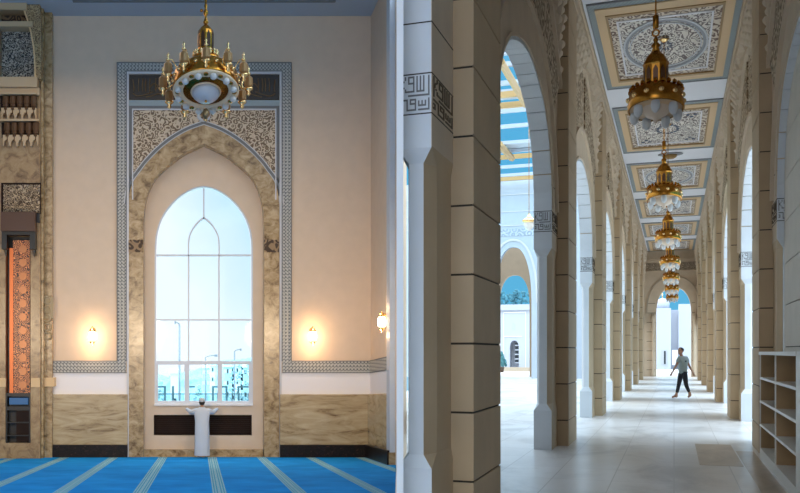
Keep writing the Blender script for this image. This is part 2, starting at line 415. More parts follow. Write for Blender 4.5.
# spandrel: rectangle minus the arch
ss = [(x, min(z, hz(118.4))) for x, z in o2 if hx(133.5) < x < hx(274.9)]
ss = [p for p in ss if p[1] > hz(200)]
spoly = [(hx(133.4), ss[0][1]), (hx(133.4), hz(110.7)), (hx(275), hz(110.7)), (hx(275), ss[-1][1])]+ss[::-1]
MB().plate([spoly], XZ, 29.95, 29.998).build('floral_spandrel', 'floral', fr)
for A, B, mt, y in ((o1, o2, 'pale', 29.935), (om0, om1, 'steel', 29.925)):
    clip = [(p, q) for p, q in zip(A, B) if q[1] > hz(290)]
    MB().strip([p for p, q in clip], [q for p, q in clip], XZ, y, 29.998).build('arch_band', mt, fr)
lp = MB(); lp.torus(hx(209)-hx(203.8), .045, (hx(203.8), 29.92, hz(116)), Matrix.Rotation(PI/2, 3, 'X'), 24, 6); lp.build('knot_loop', 'pale', fr)
# low trim band, marble dado, granite skirting on back wall and right side wall
def hstrip(mb, x0, x1, y0, y1, Y0=29.94, Y1=29.998): return hbox(mb, x0, x1, y0, y1, Y0, Y1)
tb = MB()
hstrip(tb, 52, 126, 361.2, 372.2); hstrip(tb, 282.4, 370.6, 361.2, 372.2)
def sidebox(mb, y0, y1, Ya, Yb, t):
    z0a, z1a = hz(y1)+SL*(30-Ya), hz(y0)+SL*(30-Ya); z0b, z1b = hz(y1)+SL*(30-Yb), hz(y0)+SL*(30-Yb)
    x0, x1 = WX-t, WX-.001
    return mb.hexa([(x0, Ya, z0a), (x1, Ya, z0a), (x1, Yb, z0b), (x0, Yb, z0b), (x0, Ya, z1a), (x1, Ya, z1a), (x1, Yb, z1b), (x0, Yb, z1b)])
sidebox(tb, 361.2, 372.2, 26.75, 29.93, .05)
struct(tb.build('trim_2', 'border'), 'grey patterned border band low on the walls')
tl = MB()
for y in (360.7, 372.2): hstrip(tl, 52, 127 if y > 365 else 117, y, y+.8, 29.93); hstrip(tl, 282.4 if y > 365 else 291, 370.6, y, y+.8, 29.93); sidebox(tl, y, y+.8, 26.75, 29.93, .06)
struct(tl.build('trim_3', 'steel'), 'dark edge lines of the border band')
wb = MB(); hstrip(wb, 52, 126.9, 373, 394.5, 29.97); hstrip(wb, 281.6, 370.8, 373, 394.5, 29.97); sidebox(wb, 373, 394.5, 26.75, 29.97, .03)
struct(wb.build('trim_4', 'white'), 'white painted band above the marble dado')
db = MB(); hstrip(db, 51, 127.9, 394.2, 444.3, 29.85); hstrip(db, 279.6, 369, 394.2, 444.3, 29.85); sidebox(db, 394.2, 444.3, 26.75, 29.9, .12)
struct(db.build('trim_5', 'dado', bevel=.01), 'brown travertine dado')
gb = MB(); hstrip(gb, 51, 127.9, 444.3, 458.2, 29.80); hstrip(gb, 279.6, 367.5, 444.3, 458.2, 29.80); sidebox(gb, 444.3, 458.2, 26.3, 29.9, .2)
struct(gb.build('baseboard_back', 'granite', bevel=.01), 'black granite skirting')
# right side wall, its pale door jamb, and the slim partition between hall and arcade
struct(MB().box(WX, WX+.28, 26.25, 30.0, -2.2, 12.2).build('wall_right', 'cream'), 'short cream side wall right of the window wall')
jb = MB().box(WX-.14, WX+.02, 26.28, 26.72, floorz(26.4)+.32, 12.0)
struct(jb.build('door_1', plain('pale_blue_grey_stone', (.52, .56, .62), .5, var=.04)), 'pale stone jamb at the end of the side wall')
struct(MB().box(WX-.16, WX+.02, 26.26, 26.74, floorz(26.5)-.05, floorz(26.4)+.32).build('trim_6', 'hmarble'), 'brown plinth under the pale jamb')
a, b = .1886, .1952
Y0 = 7.9
pa = (a*Y0, Y0); pb = (b*Y0, Y0); pc = (a*31+.055, 31.0); pd = (a*31, 31.0)
pm = MB()
zt = lambda Y: EYE+.345*Y+.25
pm.hexa([(*pa, -1.7), (*pb, -1.7), (*pc, -1.7), (*pd, -1.7), (*pa, zt(7.9)), (*pb, zt(7.9)), (*pc, 12.1), (*pd, 12.1)])
struct(pm.build('wall_partition', plain('bright_white_paint', (.95, .95, .95), .5)), 'slim white partition between prayer hall and arcade')
# ceiling and far left wall
ZC = hz(16)
cl = MB().plate([[(xl, -4.), (-.2, -4.), (.2, 2.), (.187*8, 8.), (.187*26, 26.), (WX+.3, 26.), (WX+.3, 30.02), (xl, 30.02)]], lambda a, b, d: (a, b, ZC+SL*(30-b)+d), 0, .2)
struct(cl.build('ceiling', 'hceil'), 'pale blue grey ceiling of the hall')
cv = MB(); zc = ZC+SL*1.15
cv.box(hx(78), hx(330), 28.72, 28.84, zc-.06, zc+.04)  # dark cornice strip along the tray edge
struct(cv.build('trim_7', 'cove'), 'dark cornice line of the ceiling tray')
struct(MB().box(xl-.3, xl, -4., 30.3, -2., 12.2).build('wall_left', 'cream'))
# window: arched frame, mullions, panes
W = thing('window_1', 'tall white framed arched window', 'window', (0, 0, 0)); W['kind'] = 'structure'
g1 = to_w(arch_px(GLS, 405, dx=-.2), 30.5); fm = MB()
fm.strip(gl, g1, XZ, 30.44, 30.62)
Yw0, Yw1 = 30.46, 30.58
def hb(mb, x0, x1, y0, y1): return mb.box(hx(x0, Yw0), hx(x1, Yw0), Yw0, Yw1, hz(y1, Yw0), hz(y0, Yw0))
ia = [(0, 218.6), (5, 222.5), (10, 228.5), (13.5, 236), (14.6, 244), (14.6, 256)]
for sgn in (1, -1):
    c1 = [(CX+sgn*a, b) for a, b in smooth_curve(ia, 5)]; c2 = [(CX+sgn*(a+1.3*(0 if a < .01 else 1)), b-1.3*max(0, 1-a/14)) for a, b in smooth_curve(ia, 5)]
    fm.strip(to_w(c1, Yw0), to_w(c2, Yw0), XZ, Yw0, Yw1)
    hb(fm, CX+sgn*15.2-.75, CX+sgn*15.2+.75, 255, 363)
hb(fm, CX-.7, CX+.7, 188, 219)
Yw0, Yw1 = 30.47, 30.57
hb(fm, 156.5, 251, 254.4, 256.2); hb(fm, 156.5, 251, 319, 320.6)
Yw0, Yw1 = 30.445, 30.60
hb(fm, 156.5, 251, 361, 364.6); hb(fm, 156, 251, 401, 404.6)
Yw0, Yw1 = 30.45, 30.59
for x0, x1 in ((155, 158), (184.4, 189.4), (217.4, 222.2), (248.8, 252)): hb(fm, x0, x1, 363, 404.5)
fm.build('window_frame', 'pvc', W)
gp = MB().plate([to_w(arch_px(GLS, 404, dx=-.8), 30.5)], XZ, 30.515, 30.525)
gp.build('pane', 'glass', W)
MB().box(hx(153.5), hx(253.5), 30.30, 30.46, hz(406.2), hz(404.3)).build('window_sill', 'white', W)
# wall sconces
def sconce(label, loc, rz):
    t = thing('wall_sconce', label, 'wall lamp', loc, rz, 'gilt wall sconces in the hall')
    MB().lathe([(1e-4, -.05), (.07, -.05), (.085, 0), (.06, .02), (1e-4, .02)], (0, 0, .16), 14, rot=Matrix.Rotation(PI/2, 3, 'X')).build('wall_plate', 'goldp', t)
    MB().tube([(0, -.03, .16), (0, -.14, .2), (0, -.21, .26), (0, -.2, .2)], .016).build('arm', 'goldp', t)
    MB().lathe([(.03, .21), (.07, .17), (.09, .13), (.095, .11)], (0, -.2, .02), 14).build('cap', 'goldp', t)
    MB().lathe([(.07, -.16), (.10, -.1), (.105, 0), (.10, .08), (.07, .125)], (0, -.2, 0), 14).build('lamp_shade', 'bulb', t)
    MB().lathe([(1e-4, -.30), (.022, -.28), (.014, -.25), (.06, -.21), (.085, -.17), (.08, -.14)], (0, -.2, 0), 14).build('base', 'goldp', t)
    return t
sconce('lit gilt wall sconce on the cream wall left of the arch frame', (hx(93), 29.99, hz(336)), 0)
sconce('lit gilt wall sconce on the cream wall right of the arch frame', (hx(312), 29.99, hz(336)), 0)
sY = 27.05; sconce('lit gilt sconce on the short side wall beside the pale jamb', (WX-.005, sY, EYE+(HY-321.5)*sY/F), -PI/2)
def lamp(kind, name, loc, energy, color, size=.2, rot=None, sy=None, spread=None):
    l = bpy.data.lights.new(name, kind); l.energy = energy; l.color = color
    if kind == 'POINT': l.shadow_soft_size = size
    if kind == 'AREA':
        l.size = size; l.shape = 'RECTANGLE' if sy else 'SQUARE'
        if sy: l.size_y = sy
        if spread: l.spread = spread
    if kind == 'SUN': l.angle = size
    o = bpy.data.objects.new(name, l); col.objects.link(o); o.location = loc
    if rot: o.rotation_euler = rot
    return o
for (x, y, z) in ((hx(93), 29.66, hz(336)), (hx(312), 29.66, hz(336)), (WX-.33, sY, EYE+(HY-321.5)*sY/F)):
    lamp('POINT', 'sconce_light', (x, y, z-.36), 13, (1, .62, .32), .06); lamp('POINT', 'sconce_light', (x, y, z+.34), 9, (1, .62, .32), .06)
# ---- mihrab pier on the left
mh = thing('mihrab_pier', 'brown marble pier with carved niche and lit copper column', 'pier', (0, 0, 0))
Y1 = 29.25
def mb_(x0, x1, y0, y1, Ya, Yb, mb=None, Yr=Y1):
    mb = mb or MB(); mb.box(hx(x0, Yr), hx(x1, Yr), Ya, Yb, hz(y1, Yr), hz(y0, Yr)); return mb
M['mb2'] = marble('mottled_grey_brown_marble', (.13, .07, .03), (.35, .225, .11), (.47, .34, .18), (1, 1, 1), .3, 3.4, dist=.8, stops=(.3, .5, .72))
b = MB()
ZT = ZC+.4
X0 = -60.
niche = hrect(5.5, 30.5, 232, 443, Y1); 
b.plate([[(hx(X0, Y1), floorz(29.3)), (hx(40, Y1), floorz(29.3)), (hx(40, Y1), hz(96, Y1)), (hx(0, Y1), hz(96, Y1)), (hx(0, Y1), ZT), (hx(X0, Y1), ZT)], niche], XZ, Y1, 29.7)
b.build('marble_face', 'mb2', mh)
MB().box(hx(X0, 29.7), hx(43.5, 29.7), 29.7, 29.99, floorz(29.7), ZT).build('marble_core', 'mb2', mh)
MB().box(hx(43.5, 29.7), hx(52, 29.7), 29.72, 29.99, floorz(29.8), ZT).box(hx(40, Y1), hx(42.5, Y1), 29.4, 29.7, floorz(29.5), ZT).build('side_pilaster', 'hmarble', mh)
mb_(38, 52.6, 378, 387, 29.6, 29.98).build('cream_band', 'goldb', mh); mb_(-10, 6, 378, 387, 29.22, 29.26).build('cream_band', 'goldb', mh); mb_(31, 39.9, 378, 387, 29.22, 29.26).build('cream_band', 'goldb', mh)
# carved cove beside the upper lattice
cA = [(18, -8), (22, 0), (28, 18), (33, 36), (36, 56), (37, 80)]; cB = [(38, -8), (40, 0), (41, 18), (41.5, 36), (42, 56), (42, 80)]
MB().strip(to_w(smooth_curve(cA, 4), Y1), to_w(smooth_curve(cB, 4), Y1), XZ, 29.12, 29.7).build('carved_cove', lace('carved_sandy_dots', (.50, .37, .20), (.16, .10, .05), 14., thr=.45), mh)
MB().strip(to_w(smooth_curve([(a-1.6, b) for a, b in cA], 4), Y1), to_w(smooth_curve(cA, 4), Y1), XZ, 29.08, 29.7).build('cove_edge', 'goldb', mh)
mb_(0, 36, 28.5, 79, 29.5, 29.7).build('lattice_panel', lace('pierced_lattice', (.55, .52, .46), (.06, .06, .06), 12., thr=.46, bmp=.8), mh)
sh = plain('pale_sandstone', (.56, .41, .25), .7)
for y0, y1, e in ((5.5, 12.5, 28), (24, 29, 34), (79, 89, 38.5), (89, 96, 40)):
    mb_(-20, e, y0, y1, 29.0 if y0 < 80 else 29.1, 29.7).build('cornice', sh, mh)
mb_(-20, 26, -4, 5.5, 29.45, 29.7).build('dark_frieze', 'darkwood', mh)
mb_(-20, 30, 13, 23.5, 29.45, 29.7).build('dark_frieze', lace('dark_carved_frieze', (.20, .12, .06), (.03, .015, .01), 6.), mh)
def muq_band(x0, x1, y0, y1, n, Yf):
    # a row of small hanging stalactite niches over a scalloped pale ledge
    mu = MB(); s = (x1-x0)/n; h = y1-y0
    for i in range(n):
        c = x0+s*(i+.5); k = Yf/F
        for rr, zz0, zz1, dx in ((.50, 0, .40, 0), (.44, .40, .56, 0), (.28, .56, .72, 0), (.14, .72, .92, 0)):
            mu.lathe([(rr*s*k, 0), (rr*s*k*.9, (zz1-zz0)*h*k)], (hx(c, Yf), Yf+.12, hz(y0+zz1*h, Yf)), 8, False)
    return mu
for (y0, y1, x0, x1) in ((95.5, 114, 1.5, 36.5), (122, 141, 3, 38.5)):
    mb_(x0-2, x1+1.5, y0-1.2, y0+.8, 29.0, 29.3).build('ledge', sh, mh)
    muq_band(x0, x1, y0, y1, 5, 29.0).build('stalactites', plain('carved_brown_stone_'+str(y0), (.11, .05, .018), .7), mh)
    sc = MB(); n = 5; s = (x1-x0)/n
    for i in range(n):
        c = x0+s*(i+.5)
        ap = [(c-s/2, y1-6), (c-s/2, y1+5), (c-s*.34, y1+5), (c-s*.34, y1+2), (c-s*.2, y1-.2), (c, y1-1.2), (c+s*.2, y1-.2), (c+s*.34, y1+2), (c+s*.34, y1+5), (c+s/2, y1+5), (c+s/2, y1-6)]
        sc.plate([to_w(ap, 29.14)], XZ, 29.10, 29.25)
    sc.build('scalloped_ledge', sh, mh)
    mb_(x0-1, x1+.6, y0+.5, y1-3, 29.19, 29.26).build('backing', 'darkwood', mh)
mb_(1.3, 41, 183, 214, 29.22, 29.26).build('panel_frame', 'darkwood', mh)
mb_(3.6, 40.2, 185, 213, 29.19, 29.23).build('small_lattice', lace('small_pierced_lattice', (.55, .42, .28), (.08, .05, .03), 14., thr=.48, bmp=.8), mh)
mb_(3.3, 37.3, 213.5, 232.6, 28.85, 29.24).build('canopy_box', 'brownbox', mh, bevel=.01)
mb_(36, 40.5, 214, 223, 29.1, 29.24).build('canopy_return', 'blackm', mh)
br = MB()
for x0, x1 in ((3.6, 8.6), (31.4, 37)):
    mb_(x0, x1, 232.6, 250, 28.95, 29.24, br)
    br.lathe([(.06, 0), (1e-4, -.22)], (hx((x0+x1)/2, 29.1), 29.1, hz(250, 29.1)), 6, False)
mb_(8.6, 31.4, 232.6, 236, 28.95, 29.24, br)
br.build('bracket', 'blackm', mh)
# lit copper filigree column, in front of its dark housing
cp = MB(); mb_(6, 30.2, 236, 443, 29.55, 29.69, cp); cp.build('dark_housing', 'blackm', mh)
mb_(12.5, 29.5, 240, 393, 29.3, 29.5).build('copper_column', 'copper', mh)
mb_(9.4, 13, 248, 393, 29.26, 29.5).build('copper_edge', 'copperl', mh)
dd = MB()
for i in range(11): dd.lathe([(.112, -.02), (.112, .02)], (hx(23, 29.28), 29.28, hz(249+i*13.6, 29.28)), 14, False, Matrix.Rotation(PI/2, 3, 'X'))
dd.build('copper_discs', 'copperd', mh)
cp = MB(); mb_(6, 30.2, 393, 396.5, 29.26, 29.5, cp); mb_(6, 30.2, 406.5, 410.5, 29.26, 29.5, cp); mb_(6, 30.2, 422, 423.2, 29.26, 29.5, cp); mb_(6, 30.2, 435, 436.2, 29.26, 29.5, cp); mb_(6, 7.2, 393, 443, 29.24, 29.5, cp); mb_(29, 30.2, 393, 443, 29.24, 29.5, cp)
cp.build('cabinet_frame', 'blackm', mh)
mb_(16, 29, 411, 442, 29.3, 29.5).build('cabinet_door', 'darkwood', mh)
mb_(9, 27.5, 398, 404.6, 29.3, 29.42).build('blue_display', 'screen', mh)
cs = MB(); mb_(42.6, 51, 296, 318, 29.62, 29.73, cs)
for k in range(5): cs.torus(.1, .025, (hx(46.8, 29.6), 29.6, hz(300+k*9, 29.6)), Matrix.Rotation(PI/2, 3, 'X'), 14, 6)
cs.build('carved_rosettes', plain('carved_sand', (.40, .32, .20), .7), mh)
# ---------------------------------------------------------------- chandeliers
def hall_chandelier():
    Y = 22.0; k = Y/F; cx = hx(205.8, Y); zr = hz(90, Y)
    t = thing('chandelier', 'large gold chandelier with lantern arms hanging before the hall window', 'chandelier', (cx, Y, zr))
    Z = lambda py: (90-py)*k
    MB().tube([(0, 0, Z(18)), (0, 0, ZC+SL*8-zr)], .022).build('rod', 'gold', t)
    MB().lathe([(.02, Z(25)), (.06, Z(22.5)), (.035, Z(20)), (.02, Z(17)), (.05, Z(14)), (.05, Z(11)), (.02, Z(9)), (.035, Z(6)), (.02, Z(3))], seg=14).ball((-.09, 0, Z(10.5)), .035).build('finial', 'gold', t)
    dm = MB().lathe([(.16, Z(51)), (.17, Z(45)), (.17, Z(34)), (.155, Z(30.5)), (.10, Z(27)), (.03, Z(24.5)), (.03, Z(24))], seg=8, smooth=False)
    dm.build('dome', 'gold', t)
    wn = MB()
    for i in range(8):
        a = PI/8+i*PI/4; R = Matrix.Rotation(a, 3, 'Z')
        for q in (1, ):
            vs = [R @ Vector((.162, y, z)) for y, z in ((-.038, Z(48)), (.038, Z(48)), (.038, Z(36)), (0, Z(31.5)), (-.038, Z(36)))]
            wn.add(vs, [(0, 1, 2, 3, 4)])
    wn.build('dome_windows', plain('dark_bronze', (.06, .025, .01), .5, .3), t)
    MB().lathe([(.30, Z(60)), (.27, Z(57)), (.22, Z(55)), (.23, Z(53)), (.18, Z(50))], seg=16).build('neck', 'gold', t)
    cr = MB()
    for i in range(16):
        a = 2*PI*i/16; cr.lathe([(.03, 0), (.04, .04), (.02, .08), (.03, .1), (1e-4, .15)], (.25*math.cos(a), .25*math.sin(a), Z(57)), 6)
    cr.build('crown_finials', 'goldp', t)
    R = Matrix.Rotation(math.radians(-24), 3, 'X')      # the basket hangs canted
    def rot(o): o.rotation_euler.x = math.radians(24*-1); return o
    bz = -.02
    rb = MB().lathe([(.58, .40), (.66, .375), (.69, .33), (.68, .20), (.70, .10), (.70, .02), (.69, -.01)], seg=32)
    rb.lathe([(.60, .26), (.62, -.01)], seg=32); rb.lathe([(.25, .46), (.42, .44), (.58, .40)], seg=32)
    rot(rb.build('ring_band', 'gold', t))
    rw = MB(); n = 48
    pr = [(.685, -.005), (.70, -.03), (.68, -.055), (.50, -.055), (.48, -.03), (.48, -.005)]
    rw.lathe(pr, seg=40); rot(rw.build('lamp_ring', 'ringw', t))
    ln = MB(); ln2 = MB()
    for i in range(24):
        a = 2*PI*i/24; x, y = .60*math.cos(a), .60*math.sin(a)
        if i % 2: ln = MB()
        (ln if i % 2 else ln2).lathe([(.045, -.045), (.068, -.09), (.068, -.14), (.04, -.17), (1e-4, -.18)] if i % 2 else [(.05, -.05), (.05, -.075), (.03, -.08), (1e-4, -.08)], (x, y, 0), 10)
        if i % 2: rot(ln.build('glass_cup', 'lampw', t))
        else: rot(ln2.build('round_boss', 'gold', t)); ln2 = MB()
    pass
    ib = MB().lathe([(.47, .02), (.44, .12), (.36, .2), (.10, .25)], seg=24); rot(ib.build('inner_funnel', plain('deep_gold', (.30, .12, .03), .35, .9), t))
    bw = MB().lathe([(.31, -.03), (.325, -.055), (.30, -.07)], seg=28); rot(bw.build('bowl_rim', 'ringw', t))
    b2 = MB().lathe([(.30, -.06), (.28, -.13), (.22, -.2), (.12, -.25), (.03, -.27), (1e-4, -.27)], seg=24); rot(b2.build('glass_bowl', 'frost', t))
    b3 = MB().lathe([(.02, -.26), (.03, -.3), (1e-4, -.34)], seg=8); rot(b3.build('bowl_finial', 'gold', t))
    ro = MB()
    for i in range(20):
        a = 2*PI*i/20; ro = MB().ball((.69*math.cos(a), .69*math.sin(a), .23), .045); rot(ro.build('jewel', 'goldp', t))
    MB().lathe([(.02, -.62), (.07, -.56), (.09, -.5), (.05, -.42), (1e-4, -.38)], seg=10).build('pendant', plain('old_gold', (.3, .2, .1), .4, .8), t)
    # lantern arms
    for i in range(12):
        a = 2*PI*i/12; c, s = math.cos(a), math.sin(a)
        P = lambda r, z: R @ Vector((r*c, r*s, z))
        ab = MB().tube([P(.66, .2), P(.74, .36), P(.82, .46), P(.90, .44), P(.93, .36)], .014, 6)
        tip = P(.91, .36)
        h = Vector(tip)
        ab.lathe([(1e-4, .2), (.015, .15), (.03, .12), (.012, .08), (.045, .03), (.03, 0)], h+Vector((0, 0, .02)), 8)
        arm = ab.build('lantern_arm', 'goldp', t)
        lb = MB().lathe([(.05, .0), (.088, -.04), (.092, -.20), (.05, -.25)], h, 8, False)
        lb.build('lantern_glass', plain('amber_cream_glass', (.36, .19, .07), .3, .3) if i == 0 else 'amber', arm)
        if i == 0: M['amber'] = bpy.data.materials['amber_cream_glass']
        MB().lathe([(.05, -.24), (.095, -.25), (.095, -.28), (.03, -.33), (.05, -.37), (1e-4, -.43)], h, 8).build('lantern_base', 'goldp', arm)
    return t
hall_chandelier()
# ---------------------------------------------------------------- the person at the window
def skin_body(name, chain, radii, mat, parent=None, subdiv=2, root=0, loc=(0, 0, 0), rz=0):
    """chain: dict name->(x,y,z), edges list; radii dict"""
    names = list(chain[0].keys()); idx = {n: i for i, n in enumerate(names)}
    me = bpy.data.meshes.new(name); me.from_pydata([chain[0][n] for n in names], [(idx[a], idx[b]) for a, b in chain[1]], []); me.update()
    o = bpy.data.objects.new(name, me); col.objects.link(o)
    m = o.modifiers.new('Skin', 'SKIN'); sv = me.skin_vertices[0].data
    for n in names:
        r = radii[n]; sv[idx[n]].radius = r if isinstance(r, tuple) else (r, r)
        sv[idx[n]].use_root = (idx[n] == root)
    s = o.modifiers.new('Sub', 'SUBSURF'); s.levels = subdiv; s.render_levels = subdiv
    bpy.context.view_layer.update()
    dg = bpy.context.evaluated_depsgraph_get(); ev = o.evaluated_get(dg); nm = bpy.data.meshes.new_from_object(ev)
    o.modifiers.clear(); o.data = nm; nm.materials.clear(); nm.materials.append(M[mat])
    for p in nm.polygons: p.use_smooth = True
    if parent: o.parent = parent
    o.location = loc; o.rotation_euler.z = rz
    return o
def add_hand(ch, ed, ra, wrist, d, side, up, pre, sc=1.0):
    """palm, four unequal fingers and a thumb; d: pointing direction, side: across the palm, up: back of the hand"""
    w = Vector(wrist); d = Vector(d).normalized(); side = Vector(side).normalized(); up = Vector(up).normalized()
    def put(n, p, r, par): ch[n] = tuple(p); ra[n] = r*sc; ed.append((par, n))
    put(pre+'palm', w+d*.045*sc, .024, pre+'wrist')
    for i, (o_, L) in enumerate(((-.027, .068), (-.009, .078), (.009, .073), (.026, .056))):
        b = w+d*.082*sc+side*o_*sc
        put(pre+'k%d' % i, b, .0105, pre+'palm')
        put(pre+'m%d' % i, b+(d*.55*L-up*.012)*sc, .009, pre+'k%d' % i)
        put(pre+'t%d' % i, b+(d*.9*L-up*.032)*sc, .0075, pre+'m%d' % i)
    put(pre+'th1', w+(d*.03-side*.036-up*.008)*sc, .011, pre+'palm')
    put(pre+'th2', w+(d*.065-side*.052-up*.018)*sc, .009, pre+'th1')
def head(parent, c, yaw, mat_skin='skin', s=1.0, hairtop=True, pitch=0):
    R = Matrix.Rotation(yaw, 3, 'Z') @ Matrix.Rotation(pitch, 3, 'X')       # face looks along local -y
    c = Vector(c); mb = MB(); seg = 20
    prof = [(-.118, .012, -.045), (-.108, .038, -.042), (-.09, .052, -.03), (-.06, .062, -.012), (-.02, .070, 0), (.02, .075, .004), (.06, .074, .006), (.09, .060, .008), (.11, .036, .008), (.118, .004, .008)]
    vs = []
    for z, r, yo in prof:
        for i in range(seg):
            a = 2*PI*i/seg; vs.append(c+R @ (Vector((r*math.cos(a), r*1.22*math.sin(a)+yo*.6, z))*s))
    fs = [(k*seg+i, k*seg+(i+1) % seg, (k+1)*seg+(i+1) % seg, (k+1)*seg+i) for k in range(len(prof)-1) for i in range(seg)]
    fs += [tuple(reversed(range(seg))), tuple((len(prof)-1)*seg+i for i in range(seg))]
    mb.add(vs, fs, True)
    mb.tube([c+R @ (Vector(p)*s) for p in ((0, -.085, .015), (0, -.104, -.015), (0, -.108, -.03), (0, -.09, -.038))], [.007*s, .011*s, .014*s, .008*s], 8)
    for sx in (-1, 1):
        mb.tube([c+R @ (Vector(p)*s) for p in ((sx*.070, .0, .025), (sx*.082, .008, .01), (sx*.08, .008, -.012), (sx*.07, .0, -.03))], [.008*s, .013*s, .011*s, .006*s], 6)
    return mb, R, c
def praying_person():
    Y = 29.45; k = Y/F; cx = hx(202.0, Y); z0 = floorz(Y)
    t = thing('person', 'person in long white robe and cap leaning on the window sill, seen from behind', 'person', (cx, Y, z0))
    H = (457-399)*k; q = H/1.70
    J = {}; E_ = []; Rr = {}
    def p(n, x, y, z, r, par=None):
        J[n] = (x*q, y*q, z*q); Rr[n] = r*q if not isinstance(r, tuple) else tuple(a*q for a in r)
        if par: E_.append((par, n))
    p('pelvis', 0, 0, .93, (.15, .11)); p('waist', 0, .0, 1.10, (.14, .10), 'pelvis'); p('chest', 0, .03, 1.26, (.12, .08), 'waist'); p('neckb', 0, .07, 1.43, (.07, .07), 'chest'); p('neck', 0, .10, 1.52, .05, 'neckb'); p('skull', 0, .12, 1.58, .05, 'neck')
    for s, n in ((-1, 'L'), (1, 'R')):
        p(n+'sh', s*.17, .06, 1.36, .045, 'chest'); p(n+'el', s*.32, .26, 1.33, .042, n+'sh')
        p(n+'fore', s*.41, .46, 1.385, .034, n+'el'); p(n+'wrist', s*.45, .58, 1.40, .024, n+'fore')
        p(n+'hip', s*.09, 0, .86, .09, 'pelvis'); p(n+'kn', s*.09, 0, .48, .058, n+'hip'); p(n+'an', s*.09, .0, .09, .036, n+'kn'); p(n+'toe', s*.11, .14, .035, .032, n+'an')
        p(n+'heel', s*.09, -.04, .04, .03, n+'an')
    for s, n in ((-1, 'L'), (1, 'R')):
        add_hand(J, E_, Rr, J[n+'wrist'], (0, 1, .0), (s, 0, 0), (0, 0, 1), n, q)
    skin_body('body', (J, E_), Rr, 'skin', t, 2)
    # robe: a long loose gown, hem above the heels, sleeves to the wrist
    rb = MB(); seg = 28
    rings = [(.075, .225, .16, .0), (.30, .22, .16, 0), (.60, .215, .155, 0), (.88, .21, .15, 0), (1.05, .205, .145, .01), (1.22, .22, .145, .03), (1.34, .235, .135, .05), (1.42, .19, .115, .06), (1.465, .11, .09, .08), (1.49, .062, .065, .09)]
    vs = []
    for j, (z, a, b_, yo) in enumerate(rings):
        for i in range(seg):
            th = 2*PI*i/seg; w = 1+(.035*math.sin(7*th+1)+.02*math.sin(11*th))*max(0, 1-j/6.)
            vs.append((a*w*math.cos(th)*q, (b_*w*math.sin(th)+yo)*q, z*q))
    rb.add(vs, [(k_*seg+i, k_*seg+(i+1) % seg, (k_+1)*seg+(i+1) % seg, (k_+1)*seg+i) for k_ in range(len(rings)-1) for i in range(seg)], True)
    for s in (-1, 1):
        rb.tube([Vector(v)*q for v in ((s*.09, .05, 1.36), (s*.18, .06, 1.37), (s*.32, .26, 1.325), (s*.41, .46, 1.38), (s*.445, .57, 1.398))], [.085*q, .09*q, .066*q, .05*q, .045*q], 14)
    rb.build('robe', 'robe', t)
    hm, R, c = head(t, (0, .13*q, 1.62*q), PI, s=q*.95, pitch=-.25)
    hm.build('head', 'skin', t)
    hr = MB().lathe([(.071*q, -.055*q), (.082*q, -.02*q), (.084*q, .03*q), (.08*q, .055*q)], c, 18, rot=R @ Matrix.Diagonal((1, 1.2, 1)))
    hr.build('hair', 'hair', t)
    MB().lathe([(.083*q, .04*q), (.083*q, .08*q), (.075*q, .115*q), (.04*q, .128*q), (1e-4, .13*q)], c, 18, rot=R @ Matrix.Diagonal((1, 1.18, 1))).build('cap', plain('grey_white_knit', (.50, .50, .50), .9), t)
praying_person()
# ---------------------------------------------------------------- outside the hall window
def ghill(name, Y, ridge, mat, depth, zb, label, cat='hill'):
    mb = MB(); n = 60; x0, x1 = ridge[0][0], ridge[-1][0]; vs = []
    for i in range(n+1):
        px = lerp(x0, x1, i/n); py = interp(ridge, px)+random.uniform(-.25, .25)
        for j, (dy, f) in enumerate(((-depth, 0), (-depth*.5, .55), (-depth*.15, .9), (0, 1), (depth*.4, .8), (depth, 0))):
            yy = Y+dy; zt = EYE+(HY-py)*Y/F
            vs.append((hx(px, Y), yy, lerp(zb, zt, f)+random.uniform(-.002, .002)*Y*(1 if 0 < f < 1 else 0)))
    mb.add(vs, [(i*6+j, (i+1)*6+j, (i+1)*6+j+1, i*6+j+1) for i in range(n) for j in range(5)], True)
    o = mb.build(name, mat); o['kind'] = 'structure'; return o
gz = -14.0
o = MB().box(-26, 34, 45, 420, gz-.5, gz).build('ground', 'lawn'); struct(o, 'pale green ground outside the hall window')
ghill('hills', 330., [(120, 375), (150, 374), (158, 374), (168, 377), (176, 373), (190, 371), (205, 366), (216, 362), (226, 360), (240, 359.5), (252, 357), (280, 356)], 'leaf2', 80., gz, 'hazy ridge')
